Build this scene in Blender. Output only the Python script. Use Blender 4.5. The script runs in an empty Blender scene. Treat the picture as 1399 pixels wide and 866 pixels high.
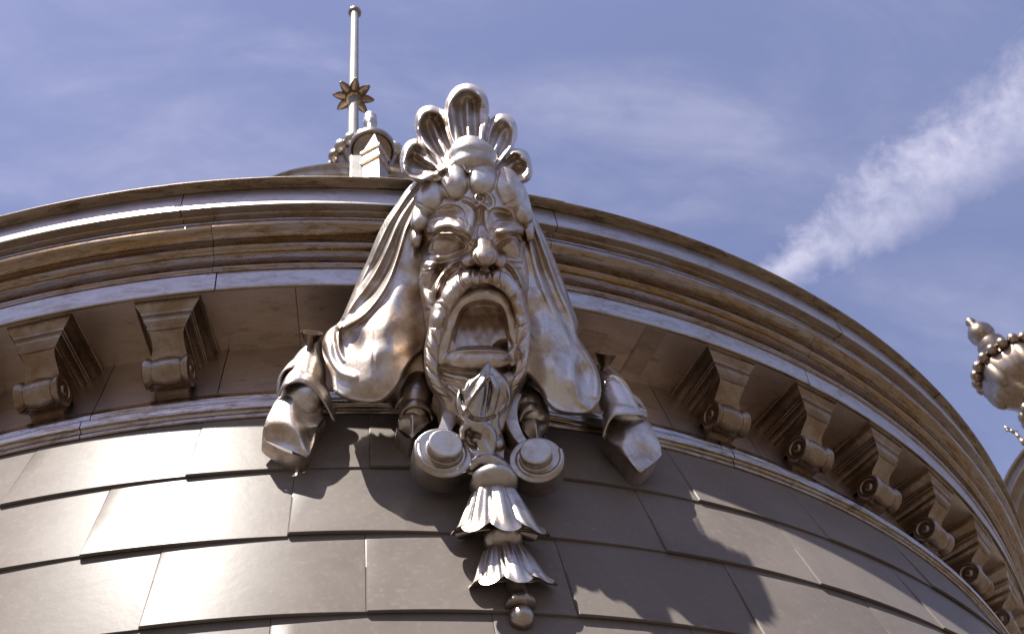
import bpy, math, random
import numpy as np
from mathutils import Vector, Matrix

random.seed(7)
C = bpy.context.scene.collection
SC = bpy.context.scene

# ------------------------------------------------------------------ camera
FPX = 1378.794                      # focal length in pixels of a 1399 x 866 frame
CAMP = np.array([0.0, -5.86202, 1.6])
CR = np.array([[0.98778371, -0.09318903, -0.12489655],     # right
               [-0.00984534, -0.83720587, 0.54679924],     # up
               [0.15551982, 0.53888973, 0.82789579]])      # forward
cd = bpy.data.cameras.new("camera")
cam = bpy.data.objects.new("camera", cd)
C.objects.link(cam)
cd.sensor_fit = 'HORIZONTAL'
cd.sensor_width = 36.0
cd.lens = 36.0 * FPX / 1399.0
cd.dof.use_dof = True
cd.dof.focus_distance = 2.95
cd.dof.aperture_fstop = 6.3
cd.clip_start = 0.05
cd.clip_end = 5000.0
cam.matrix_world = Matrix([[CR[0][i], CR[1][i], -CR[2][i], CAMP[i]] for i in range(3)] + [[0, 0, 0, 1]])
SC.camera = cam

# ------------------------------------------------------------------ world, sun, exposure
SUN_TO = Vector((-0.63, -0.762, 1.873)).normalized()       # towards the sun
SUN_EL = math.asin(SUN_TO.z)
SUN_AZ = math.atan2(SUN_TO.x, SUN_TO.y)
SKY_STRENGTH = 0.062
SUN_STRENGTH = 5.0
SC.view_settings.view_transform = 'Standard'
SC.view_settings.look = 'None'
SC.view_settings.gamma = 1.0
SC.view_settings.exposure = 1.0

sl = bpy.data.lights.new("sun", 'SUN')
sl.energy = SUN_STRENGTH
sl.angle = math.radians(0.5)
sl.color = (1.0, 0.955, 0.89)
so = bpy.data.objects.new("sun", sl)
C.objects.link(so)
so.rotation_euler = (-SUN_TO).to_track_quat('-Z', 'Y').to_euler()
so.location = (-6, -8, 20)


def px_dir(px, py):
    d = (px - 699.5) / FPX * CR[0] - (py - 433.0) / FPX * CR[1] + CR[2]
    return d / np.linalg.norm(d)


def build_world():
    w = bpy.data.worlds.new("World")
    SC.world = w
    w.use_nodes = True
    nt = w.node_tree
    N, L = nt.nodes, nt.links
    N.clear()
    out = N.new('ShaderNodeOutputWorld')
    bg = N.new('ShaderNodeBackground')
    bg.inputs['Strength'].default_value = SKY_STRENGTH
    sky = N.new('ShaderNodeTexSky')
    sky.sky_type = 'NISHITA'
    sky.sun_disc = False
    sky.sun_elevation = SUN_EL
    sky.sun_rotation = SUN_AZ
    sky.altitude = 100
    sky.air_density = 1.0
    sky.dust_density = 0.4
    sky.ozone_density = 2.0
    tint = N.new('ShaderNodeMix'); tint.data_type = 'RGBA'; tint.blend_type = 'MULTIPLY'
    tint.inputs[0].default_value = 1.0
    tint.inputs[7].default_value = (1.30, 1.03, 1.10, 1)
    L.new(sky.outputs[0], tint.inputs[6])
    tc = N.new('ShaderNodeTexCoord')

    def vmath(op, a, b=None):
        n = N.new('ShaderNodeVectorMath'); n.operation = op
        for i, v in enumerate((a, b)):
            if v is None: continue
            if isinstance(v, tuple): n.inputs[i].default_value = v
            else: L.new(v, n.inputs[i])
        return n.outputs['Value'] if op in ('DOT_PRODUCT', 'LENGTH') else n.outputs[0]

    def m(op, a, b=None, c=None, clamp=False):
        n = N.new('ShaderNodeMath'); n.operation = op; n.use_clamp = clamp
        for i, v in enumerate((a, b, c)):
            if v is None: continue
            if isinstance(v, (int, float)): n.inputs[i].default_value = v
            else: L.new(v, n.inputs[i])
        return n.outputs[0]

    def mr(v, a, b, c, d, smooth=True):
        n = N.new('ShaderNodeMapRange')
        if smooth: n.interpolation_type = 'SMOOTHSTEP'
        L.new(v, n.inputs[0])
        for i, x in enumerate((a, b, c, d)): n.inputs[i + 1].default_value = x
        return n.outputs[0]

    def noise(vec, scale, detail, rough, dist=0.0):
        n = N.new('ShaderNodeTexNoise'); n.inputs['Scale'].default_value = scale
        n.inputs['Detail'].default_value = detail; n.inputs['Roughness'].default_value = rough
        n.inputs['Distortion'].default_value = dist
        L.new(vec, n.inputs['Vector'])
        return n.outputs['Fac']
    d = tc.outputs['Generated']
    front = vmath('DOT_PRODUCT', d, (0.16, 0.54, 0.83))
    hz = N.new('ShaderNodeVectorMath'); hz.operation = 'SCALE'
    L.new(tint.outputs[2], hz.inputs[0]); L.new(mr(front, 0.25, 0.75, 1.0, 1.30), hz.inputs['Scale'])
    # the long streak of cloud: a band about a great circle of the sky
    a = px_dir(1040, 385); b = px_dir(1420, 132)
    nrm = np.cross(a, b); nrm /= np.linalg.norm(nrm)
    along = np.cross(nrm, a); along /= np.linalg.norm(along)
    ang = math.atan2(b @ along, b @ a)
    off = vmath('DOT_PRODUCT', d, tuple(nrm))
    sa = vmath('DOT_PRODUCT', d, tuple(along)); ca = vmath('DOT_PRODUCT', d, tuple(a))
    t = m('DIVIDE', m('ARCTAN2', sa, ca), ang)
    n1 = noise(d, 13.0, 7.0, 0.62, 0.5)
    n2 = noise(d, 34.0, 6.0, 0.65, 0.3)
    wob = m('ADD', m('MULTIPLY', m('SUBTRACT', n1, 0.5), 0.085), m('MULTIPLY', m('SUBTRACT', n2, 0.5), 0.035))
    offw = m('ABSOLUTE', m('ADD', off, wob))
    width = m('ADD', m('MULTIPLY', mr(t, -0.1, 0.9, 0.0, 1.0), 0.040), 0.036)
    core = m('SUBTRACT', 1.0, m('DIVIDE', offw, width), clamp=True)
    core = m('MULTIPLY', mr(core, 0.0, 1.0, 0.0, 1.0), mr(t, -0.06, 0.10, 0.0, 1.0))
    core = m('MULTIPLY', core, mr(t, 1.6, 2.4, 1.0, 0.0))
    dens = m('MULTIPLY', core, mr(n2, 0.25, 0.75, 0.45, 0.95))
    # thin high veil over the rest of the sky, stretched
    mp = N.new('ShaderNodeMapping'); L.new(d, mp.inputs[0])
    mp.inputs['Rotation'].default_value = (0.3, 0.5, 0.7)
    mp.inputs['Scale'].default_value = (1.0, 2.2, 1.6)
    v1 = noise(mp.outputs[0], 2.6, 9.0, 0.56, 0.9)
    v2 = noise(mp.outputs[0], 9.0, 8.0, 0.6, 0.4)
    veil = m('ADD', 0.045, m('MULTIPLY', mr(v1, 0.40, 0.80, 0.0, 0.17), mr(v2, 0.25, 0.7, 0.35, 1.0)))
    tot = m('MAXIMUM', m('MULTIPLY', dens, mr(noise(d, 7.0, 4.0, 0.6), 0.3, 0.7, 0.34, 0.62)), veil)
    cl = N.new('ShaderNodeMix'); cl.data_type = 'RGBA'
    L.new(tot, cl.inputs[0]); L.new(hz.outputs[0], cl.inputs[6])
    cl.inputs[7].default_value = (10.5, 9.8, 11.0, 1)
    L.new(cl.outputs[2], bg.inputs['Color'])
    L.new(bg.outputs[0], out.inputs[0])


build_world()


# ------------------------------------------------------------------ materials
class Mat:
    def __init__(s, name):
        s.m = bpy.data.materials.new(name); s.m.use_nodes = True
        s.N, s.L = s.m.node_tree.nodes, s.m.node_tree.links
        s.b = s.N['Principled BSDF']

    def _in(s, n, i, v):
        if v is None: return
        if isinstance(v, (int, float, tuple)): n.inputs[i].default_value = v
        else: s.L.new(v, n.inputs[i])

    def coord(s, uv=False, scale=(1, 1, 1), rot=(0, 0, 0)):
        n = s.N.new('ShaderNodeMapping')
        if uv:
            a = s.N.new('ShaderNodeUVMap'); s.L.new(a.outputs[0], n.inputs[0])
        else:
            a = s.N.new('ShaderNodeNewGeometry'); s.L.new(a.outputs['Position'], n.inputs[0])
        n.inputs['Scale'].default_value = scale; n.inputs['Rotation'].default_value = rot
        return n.outputs[0]

    def noise(s, v, scale, detail=6, rough=.6, dist=0.0):
        n = s.N.new('ShaderNodeTexNoise')
        s._in(n, 'Vector', v); n.inputs['Scale'].default_value = scale
        n.inputs['Detail'].default_value = detail; n.inputs['Roughness'].default_value = rough
        n.inputs['Distortion'].default_value = dist
        return n.outputs['Fac']

    def mr(s, v, a, b, c, d):
        n = s.N.new('ShaderNodeMapRange'); s.L.new(v, n.inputs[0])
        for i, x in enumerate((a, b, c, d)): n.inputs[i + 1].default_value = x
        return n.outputs[0]

    def mix(s, f, a, b, mode='MIX'):
        n = s.N.new('ShaderNodeMix'); n.data_type = 'RGBA'; n.blend_type = mode
        s._in(n, 0, f); s._in(n, 6, a if not isinstance(a, tuple) else a + (1,)); s._in(n, 7, b if not isinstance(b, tuple) else b + (1,))
        return n.outputs[2]

    def math(s, op, a, b=None):
        n = s.N.new('ShaderNodeMath'); n.operation = op; s._in(n, 0, a); s._in(n, 1, b); return n.outputs[0]

    def island(s):
        return s.N.new('ShaderNodeNewGeometry').outputs['Random Per Island']

    def bump(s, h, strength, dist):
        n = s.N.new('ShaderNodeBump'); n.inputs['Strength'].default_value = strength
        n.inputs['Distance'].default_value = dist; s.L.new(h, n.inputs['Height'])
        s.L.new(n.outputs[0], s.b.inputs['Normal'])

    def set(s, **k):
        for n, v in k.items():
            n = {'color': 'Base Color', 'metal': 'Metallic', 'rough': 'Roughness', 'spec': 'Specular IOR Level'}[n]
            if isinstance(v, tuple): v = v + (1,)
            s._in(s.b, n, v)
        return s.m


def mat_sculpture(name, light, brown, amount=0.5, rough=(0.24, 0.42), scale=1.0):
    a = Mat(name)
    p = a.coord()
    big = a.noise(p, 5.5 * scale, 6, .62, .6)
    mid = a.noise(p, 23 * scale, 7, .68, .5)
    fine = a.noise(p, 130, 4, .7)
    f = a.mr(a.math('ADD', a.math('MULTIPLY', big, .62), a.math('MULTIPLY', mid, .38)), .53 - .16 * amount, .66 - .10 * amount, 0, 1)
    c = a.mix(f, light, brown)
    c = a.mix(a.mr(fine, .35, .75, 0, .25), c, (light[0] * .55, light[1] * .5, light[2] * .45))
    r = a.mr(a.math('ADD', a.math('MULTIPLY', mid, .6), a.math('MULTIPLY', fine, .4)), .35, .65, rough[0], rough[1])
    h = a.math('ADD', a.math('MULTIPLY', a.noise(p, 32, 3, .5), 1.0), a.math('MULTIPLY', fine, .10))
    a.bump(h, .20, .006)
    return a.set(color=c, metal=1.0, rough=r)


def mat_cornice(name, light, brown, lo, hi, rough=(0.28, 0.45), stretch=14.0, dark=(.10, .07, .045), marks=.8):
    a = Mat(name)
    u = a.coord(uv=True, scale=(1.0, stretch, 1))
    streak = a.noise(u, 2.2, 8, .66, .35)
    u2 = a.coord(uv=True, scale=(1.0, 3.0, 1))
    blot = a.noise(u2, 6.0, 8, .7, .8)
    fine = a.noise(a.coord(), 90, 5, .7)
    isl = a.island()
    f = a.math('ADD', a.math('ADD', a.math('MULTIPLY', streak, .6), a.math('MULTIPLY', blot, .4)), a.math('MULTIPLY', a.math('SUBTRACT', isl, .5), .08))
    c = a.mix(a.mr(f, lo, hi, 0, 1), light, brown)
    c = a.mix(a.mr(blot, .56, .72, 0, .8), c, dark)
    c = a.mix(a.mr(a.noise(a.coord(uv=True, scale=(1.0, stretch * .5, 1)), 9.0, 8, .75, 1.2), .50, .63, 0, marks), c, dark)
    c = a.mix(a.mr(fine, .45, .8, 0, .3), c, dark)
    r = a.mr(a.math('ADD', a.math('MULTIPLY', blot, .6), a.math('MULTIPLY', fine, .4)), .35, .65, rough[0], rough[1])
    a.bump(a.math('ADD', blot, a.math('MULTIPLY', fine, .3)), .12, .004)
    return a.set(color=c, metal=1.0, rough=r)


def mat_slate(name):
    a = Mat(name)
    p = a.coord()
    isl = a.island()
    big = a.noise(p, 3.2, 5, .6, .4)
    sp = a.noise(p, 46, 6, .72)
    fine = a.noise(p, 260, 3, .7)
    c = a.mix(a.mr(big, .3, .7, 0, 1), (.165, .142, .126), (.220, .191, .170))
    c = a.mix(a.mr(sp, .52, .72, 0, .42), c, (.32, .288, .262))
    c = a.mix(a.mr(a.noise(p, 75, 6, .75), .58, .75, 0, .45), c, (.11, .095, .085))
    c = a.mix(a.math('MULTIPLY', isl, .35), c, (.145, .125, .112))
    r = a.mr(a.math('ADD', a.math('MULTIPLY', sp, .5), a.math('MULTIPLY', big, .5)), .3, .7, .32, .40)
    a.bump(a.math('ADD', a.math('MULTIPLY', big, .6), a.math('ADD', a.math('MULTIPLY', sp, .08), a.math('MULTIPLY', fine, .04))), .22, .01)
    return a.set(color=c, metal=0.0, rough=r, spec=.085)


def mat_plain(name, c1, c2, scale, metal, rough, bump=.1):
    a = Mat(name)
    p = a.coord()
    n = a.noise(p, scale, 7, .65, .3)
    a.bump(a.noise(p, scale * 6, 4, .6), bump, .01)
    return a.set(color=a.mix(a.mr(n, .35, .65, 0, 1), c1, c2), metal=metal, rough=rough)


M = {}
M['sculpt'] = mat_sculpture('aged_silver_metal', (.72, .675, .625), (.47, .36, .27), .55, (.32, .47))
M['face'] = mat_sculpture('aged_silver_metal_brown', (.74, .67, .605), (.50, .38, .28), .75, (.31, .46))
M['bright'] = mat_sculpture('pale_silver_metal', (.58, .54, .50), (.38, .30, .23), .5, (.26, .42))
M['cyma'] = mat_cornice('patinated_cornice_metal', (.42, .385, .38), (.40, .27, .15), .42, .56, (.16, .34), 18, (.13, .085, .05))
M['fascia'] = mat_cornice('grey_fascia_metal', (.66, .63, .62), (.56, .52, .49), .42, .62, (.30, .42), 6, (.40, .35, .31))
M['rim'] = mat_cornice('brown_rim_metal', (.38, .31, .24), (.25, .175, .11), .42, .6, (.35, .5), 8)
M['soffit'] = mat_cornice('dull_soffit_metal', (.76, .66, .58), (.60, .49, .40), .38, .62, (.30, .46), 3, (.30, .23, .17), 0)
M['patch'] = mat_cornice('patch_plate_metal', (.64, .55, .48), (.50, .40, .32), .40, .6, (.34, .5), 3, (.36, .28, .21), 0)
M['wall'] = mat_cornice('dull_frieze_metal', (.62, .55, .50), (.52, .435, .37), .38, .62, (.32, .46), 4, (.26, .20, .16), 0)
M['mould'] = mat_cornice('polished_moulding_metal', (.58, .55, .53), (.46, .34, .22), .45, .60, (.14, .28), 20)
M['bracket'] = mat_sculpture('bracket_metal', (.40, .33, .275), (.27, .185, .115), .75, (.22, .40))
M['slate'] = mat_slate('dark_slate')
M['roof'] = mat_plain('dull_zinc', (.42, .40, .39), (.33, .29, .25), 4, 1.0, .45)
M['pole'] = mat_plain('pale_painted_metal', (.36, .345, .33), (.27, .25, .23), 9, .3, .45)
M['star'] = mat_plain('brown_flower_metal', (.30, .22, .15), (.20, .14, .09), 14, 1.0, .42)
M['ground'] = mat_plain('warm_paving', (.078, .064, .053), (.058, .048, .040), .8, 0.0, .9, .3)
M['sky_blocker'] = mat_plain('sky_blocker_brown', (.085, .062, .042), (.05, .046, .03), .05, 0.0, .95, .3)  # dark brown for the added ring out of view, mirrored in the metal
M['far'] = mat_plain('dull_brown_metal', (.36, .29, .22), (.24, .18, .13), 1.2, 1.0, .42)
M['stone'] = mat_plain('pale_stone', (.33, .27, .21), (.24, .195, .15), 1.4, 0.0, .85, .3)


# ------------------------------------------------------------------ mesh helpers
def link(name, me, mat, parent=None, smooth=True, angle=None):
    o = bpy.data.objects.new(name, me)
    C.objects.link(o)
    if mat is not None: me.materials.append(mat)
    if smooth:
        me.polygons.foreach_set('use_smooth', [True] * len(me.polygons))
        if angle: me.set_sharp_from_angle(angle=math.radians(angle))
    if parent is not None: o.parent = parent
    return o


def mesh_np(name, v, f):
    me = bpy.data.meshes.new(name)
    f = np.asarray(f, dtype=np.int32)
    me.vertices.add(len(v)); me.vertices.foreach_set('co', np.asarray(v, dtype=np.float32).ravel())
    me.loops.add(f.size); me.loops.foreach_set('vertex_index', f.ravel())
    me.polygons.add(len(f))
    me.polygons.foreach_set('loop_start', np.arange(0, f.size, f.shape[1], dtype=np.int32))
    me.update(calc_edges=True)
    me.validate()
    return me


class MB:
    """collects faces (and uv) into one mesh"""
    def __init__(s): s.v, s.f, s.uv = [], [], []

    def vert(s, p, uv=(0, 0)):
        s.v.append(tuple(p)); s.uv.append(uv); return len(s.v) - 1

    def grid(s, P, UV=None, closed_u=False, flip=False):
        nu, nv = len(P), len(P[0])
        idx = [[s.vert(P[i][j], UV[i][j] if UV is not None else (0, 0)) for j in range(nv)] for i in range(nu)]
        for i in range(nu if closed_u else nu - 1):
            a, b = idx[i], idx[(i + 1) % nu]
            for j in range(nv - 1):
                q = (a[j], b[j], b[j + 1], a[j + 1])
                s.f.append(q[::-1] if flip else q)
        return idx

    def poly(s, pts, flip=False):
        i = [s.vert(p) for p in pts]
        s.f.append(tuple(i[::-1] if flip else i))

    def box(s, c, h, ax=None):
        c = Vector(c); ax = ax or (Vector((1, 0, 0)), Vector((0, 1, 0)), Vector((0, 0, 1)))
        P = {}
        for x in (-1, 1):
            for y in (-1, 1):
                for z in (-1, 1):
                    P[x, y, z] = s.vert(c + ax[0] * h[0] * x + ax[1] * h[1] * y + ax[2] * h[2] * z)
        for q in (((-1, -1, -1), (-1, 1, -1), (1, 1, -1), (1, -1, -1)), ((-1, -1, 1), (1, -1, 1), (1, 1, 1), (-1, 1, 1)),
                  ((-1, -1, -1), (1, -1, -1), (1, -1, 1), (-1, -1, 1)), ((1, 1, -1), (-1, 1, -1), (-1, 1, 1), (1, 1, 1)),
                  ((-1, 1, -1), (-1, -1, -1), (-1, -1, 1), (-1, 1, 1)), ((1, -1, -1), (1, 1, -1), (1, 1, 1), (1, -1, 1))):
            s.f.append(tuple(P[k] for k in q))

    def lathe(s, prof, o=(0, 0, 0), axis=(0, 0, 1), n=40, rf=None):
        """prof: (radius, height) along axis"""
        o = Vector(o); ax = Vector(axis).normalized()
        u = ax.orthogonal().normalized(); w = ax.cross(u)
        P = []
        for i in range(n):
            t = 2 * math.pi * i / n
            col = []
            for k, (r, h) in enumerate(prof):
                rr, hh = (r, h) if rf is None else rf(r, h, t, k)
                col.append(o + (u * math.cos(t) + w * math.sin(t)) * rr + ax * hh)
            P.append(col)
        s.grid(P, closed_u=True)

    def build(s, name, mat, parent=None, smooth=True, angle=None, bevel=None):
        me = bpy.data.meshes.new(name)
        me.from_pydata(s.v, [], s.f)
        uvl = me.uv_layers.new(name='UVMap')
        li = np.zeros(len(me.loops), dtype=np.int32); me.loops.foreach_get('vertex_index', li)
        uvl.data.foreach_set('uv', np.array(s.uv, dtype=np.float32)[li].ravel())
        me.update()
        o = link(name, me, mat, parent, smooth, angle)
        if bevel:
            b = o.modifiers.new('bevel', 'BEVEL'); b.width = bevel; b.segments = 2; b.limit_method = 'ANGLE'; b.angle_limit = math.radians(35)
        return o


def thing(name, label, cat, loc=(0, 0, 0), group=None):
    o = bpy.data.objects.new(name, None); C.objects.link(o)
    o.location = loc; o['label'] = label; o['category'] = cat
    o.empty_display_size = .2
    if group: o['group'] = group
    return o


def cyl(th, r, z):
    t = math.radians(th); return (r * math.sin(t), -r * math.cos(t), z)


def ring_arc(mb, prof, t0, t1, step=1.0, jr=0.0, jz=0.0):
    """sweep of an (r, z) profile between two angles in degrees; outward facing when the profile runs upward"""
    n = max(2, int(abs(t1 - t0) / step) + 1)
    L = [0]
    for k in range(1, len(prof)):
        L.append(L[-1] + math.hypot(prof[k][0] - prof[k - 1][0], prof[k][1] - prof[k - 1][1]))
    P, UV = [], []
    for i in range(n):
        th = t0 + (t1 - t0) * i / (n - 1)
        P.append([cyl(th, r + jr, z + jz) for r, z in prof])
        UV.append([(math.radians(th) * 4, l) for l in L])
    mb.grid(P, UV)


def sections(mb, prof, seams, gap=.05, jr=.002, jz=.002, step=1.0):
    for a, b in zip(seams[:-1], seams[1:]):
        ring_arc(mb, prof, a + gap / 2, b - gap / 2, step, random.uniform(-jr, jr), random.uniform(-jz, jz))


def seam_list(phase, step):
    k0 = math.ceil((-180 - phase) / step)
    s = [phase + k * step for k in range(k0, k0 + int(360 / step) + 1)]
    return s + [s[0] + 360]


# ------------------------------------------------------------------ ground
g = MB()
for i in range(1):
    g.poly([(-2500, -2500, 0), (2500, -2500, 0), (2500, 2500, 0), (-2500, 2500, 0)])
go = g.build('ground', M['ground'], smooth=False)
go['kind'] = 'structure'
hm = MB(); rows = []  # unseen ring of slopes, added to block low sky light and brown the reflections
rh = np.random.RandomState(4)
ph_h = rh.uniform(0, 6.28, 6)
for i in range(145):
    t = 2 * math.pi * i / 144
    hh = 1 + sum(.16 / (k + 1) * math.sin((k + 2) * t + ph_h[k]) for k in range(6))
    hh *= .95 + .15 * max(0, -math.sin(t + .5)) ** .7
    rows.append([(r * math.cos(t), r * math.sin(t), z * hh) for r, z in ((110, -.5), (125, 4), (160, 22), (200, 44), (250, 70), (320, 92), (420, 100), (600, 80))])
hm.grid(rows)
ho = hm.build('sky_blocker_hills', M['sky_blocker'])
ho['kind'] = 'structure'

# ------------------------------------------------------------------ the round tower
tower = thing('round_tower', 'large round slate clad tower with bracketed brown metal cornice carrying the screaming mask', 'tower', (0, 0, 0))

# cornice ------------------------------------------------------------------
def arc_pts(a, b, bulge, n=6):
    """points from a to b bulging to the right of the way (outwards/down)"""
    ax, az = a; bx, bz = b
    dx, dz = bx - ax, bz - az
    out = []
    for i in range(n + 1):
        t = i / n
        k = 4 * t * (1 - t) * bulge
        out.append((ax + dx * t + dz * k, az + dz * t - dx * k))
    return out


prof = [(4.000, 4.752), (4.015, 4.753), (4.016, 4.757)]
prof += arc_pts((4.016, 4.757), (4.019, 4.781), .22, 5)
prof += [(4.020, 4.784), (4.026, 4.783)]
prof += arc_pts((4.026, 4.784), (4.033, 4.831), -.06, 5)
prof += [(4.036, 4.833)]
prof += arc_pts((4.037, 4.831), (4.062, 4.858), .30, 9)
prof += [(4.060, 4.862), (4.076, 4.861), (4.077, 4.871)]
prof += arc_pts((4.077, 4.871), (4.117, 4.925), .34, 11)
prof += [(4.115, 4.930), (4.117, 4.936)]
prof += arc_pts((4.117, 4.936), (4.138, 4.992), -.20, 9)
mb = MB(); sections(mb, prof, seam_list(-7.0, 17.3), .03, .0015, .0012, .8)
cornice = mb.build('cornice', M['cyma'], tower, angle=38)
mb = MB()
sections(mb, [(3.980, 4.674), (3.992, 4.668), (3.996, 4.671), (4.010, 4.7515)], seam_list(-6.8, 33.9), .06, .001, .001, .8)
mb.build('lower_fascia', M['fascia'], cornice, angle=30)
mb = MB()
sections(mb, [(4.120, 4.980), (4.155, 4.974), (4.158, 4.977), (4.164, 5.0885)], seam_list(-8.6, 19.3), .05, .0012, .001, .8)
mb.build('upper_fascia', M['fascia'], cornice, angle=30)
mb = MB()
rimp = [(4.158, 5.0925), (4.164, 5.089), (4.170, 5.091), (4.190, 5.090), (4.199, 5.093), (4.203, 5.099), (4.201, 5.106), (4.190, 5.110), (4.05, 5.118)]
sm = [-9.05 + k * 10.0 for k in range(-17, 20)]
for a, b in zip(sm[:-1], sm[1:]):
    ring_arc(mb, rimp, a - .22, b + .22, .8, random.uniform(-.003, .003), random.choice([0, .0025]) + random.uniform(-.0008, .0008))
mb.build('gutter_rim', M['rim'], cornice, angle=35)
mb = MB()
ring_arc(mb, [(4.10, 5.116), (3.8, 5.16), (3.3, 5.45), (2.6, 5.95), (1.6, 6.45), (.7, 6.7), (.0, 6.75)], -180, 180, 2.5)
mb.build('roof', M['roof'], tower)
# soffit plates, frieze, lower moulding
mb = MB(); sections(mb, [(3.712, 4.698), (3.85, 4.688), (3.990, 4.676)][::1], seam_list(-12.4 + 3.2, 6.3), .035, 0, .002, .7)
# faces must look down: flip
mb.f = [f for f in mb.f]
soffit = mb.build('soffit', M['soffit'], tower, angle=30)
mb = MB(); ring_arc(mb, [(3.75, 4.6915), (3.86, 4.6835), (3.975, 4.6745)], 16.1, 17.3, .3); ring_arc(mb, [(3.74, 4.692), (3.80, 4.688), (3.90, 4.681)], 12.6, 14.2, .3)
mb.build('patch_plate', M['patch'], soffit)
mb = MB()
ring_arc(mb, [(3.742, 4.402), (3.724, 4.6945)], -180, 180, .8)
mb.build('soffit_backing', M['wall'], tower) if False else None
mb = MB(); sections(mb, [(3.747, 4.385), (3.716, 4.700)], seam_list(-6.9, 6.3), .05, .0008, 0, .7)
frieze = mb.build('frieze', M['wall'], tower, angle=30)
mb = MB(); ring_arc(mb, [(3.72, 4.30), (3.705, 4.70), (3.725, 4.705), (4.0, 4.70)], -180, 180, 2)
mb.build('backing', M['soffit'], frieze)
mp = [(3.75, 4.2058), (3.786, 4.2060), (3.790, 4.2100), (3.7905, 4.2245)]
mp += arc_pts((3.7905, 4.2255), (3.803, 4.2330), -.30, 5)
mp += [(3.806, 4.2345), (3.8072, 4.2380), (3.8065, 4.2530)]
mp += arc_pts((3.8065, 4.2530), (3.799, 4.2735), .22, 6)
mp += arc_pts((3.797, 4.2745), (3.772, 4.342), -.22, 8)
mp += [(3.7705, 4.346), (3.7685, 4.350), (3.7675, 4.370), (3.762, 4.375), (3.747, 4.388), (3.735, 4.390)]
mb = MB(); sections(mb, mp, seam_list(-13.0, 17.0), .04, .001, .0008, .8)
mb.build('lower_moulding', M['mould'], tower, angle=38)

# slates -------------------------------------------------------------------
ROWS = [  # z top, z bottom, r bottom lip, joint phase, joint step
    (4.24, 3.885, 3.8405, 0.80, 7.93), (3.885, 3.5695, 3.889, -2.45, 7.86), (3.5695, 3.272, 3.922, .55, 7.75),
    (3.272, 2.97, 3.950, -2.73, 7.80), (2.97, 2.66, 3.972, .9, 7.80), (2.66, 2.34, 3.990, -2.9, 7.8),
    (2.34, 2.01, 4.004, .7, 7.8), (2.01, 1.68, 4.016, -2.6, 7.8), (1.68, 1.34, 4.026, .6, 7.8), (1.34, 1.0, 4.034, -2.8, 7.8), (1.0, .66, 4.04, .8, 7.8)]
mb = MB()
TH = .0095
prev_r = 3.780
for ri, (zt, zb, rb, ph, st) in enumerate(ROWS):
    js = []
    t = ph - math.floor((ph + 180) / st) * st
    while t < 180 - st * .4: js.append(t); t += st
    js.append(js[0] + 360)
    rt = prev_r - TH - .003          # the top tucks in under the lip above
    zt2 = zt + .03
    for a, b in zip(js[:-1], js[1:]):
        dz = random.uniform(-.004, .004); w = random.uniform(-.001, .004)
        lift = (random.uniform(.005, .0085), random.uniform(-.003, .0005))
        n = 9
        cols = []
        g0 = .012
        for i in range(-1, n + 1):
            f = max(i, 0) / n
            th = a + g0 + (b - a - 2 * g0) * f + (.055 if i == 0 else 0)
            dr = lift[0] * (1 - f) + lift[1] * f + w * 4 * f * (1 - f) - (.0045 if i < 0 else 0)
            zz = zb + dz
            cols.append([(rt - TH, zt2), (rb - TH + dr - .001, zz), (rb + dr - .001, zz), (rb + dr, zz + .0018), (rt * .5 + rb * .5 + dr * .5 + .001, (zt2 + zz) / 2), (rt, zt2)])
            cols[-1] = [cyl(th, r, z) for r, z in cols[-1]]
        mb.grid(cols)
        mb.poly(cols[0], flip=True); mb.poly(cols[-1])
    prev_r = rb
mb.build('slate_cladding', M['slate'], tower, angle=25)
mb = MB(); ring_arc(mb, [(4.10, 0), (4.10, .55), (4.06, .6), (4.00, .62), (3.975, 1.4), (3.95, 2.3), (3.90, 3.2), (3.80, 3.9), (3.74, 4.23), (3.73, 4.3)], -180, 180, 2)
mb.build('base', M['stone'], tower, angle=30)

# brackets -----------------------------------------------------------------
def smooth_path(pts, n=6):
    pts = np.asarray(pts, float)
    if len(pts) < 3: return pts
    P = np.vstack([2 * pts[0] - pts[1], pts, 2 * pts[-1] - pts[-2]])
    out = []
    for i in range(1, len(P) - 2):
        for k in range(n):
            t = k / n
            out.append(.5 * ((2 * P[i]) + (-P[i - 1] + P[i + 1]) * t + (2 * P[i - 1] - 5 * P[i] + 4 * P[i + 1] - P[i + 2]) * t * t + (-P[i - 1] + 3 * P[i] - 3 * P[i + 1] + P[i + 2]) * t ** 3))
    out.append(P[-2])
    return np.array(out)


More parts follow.
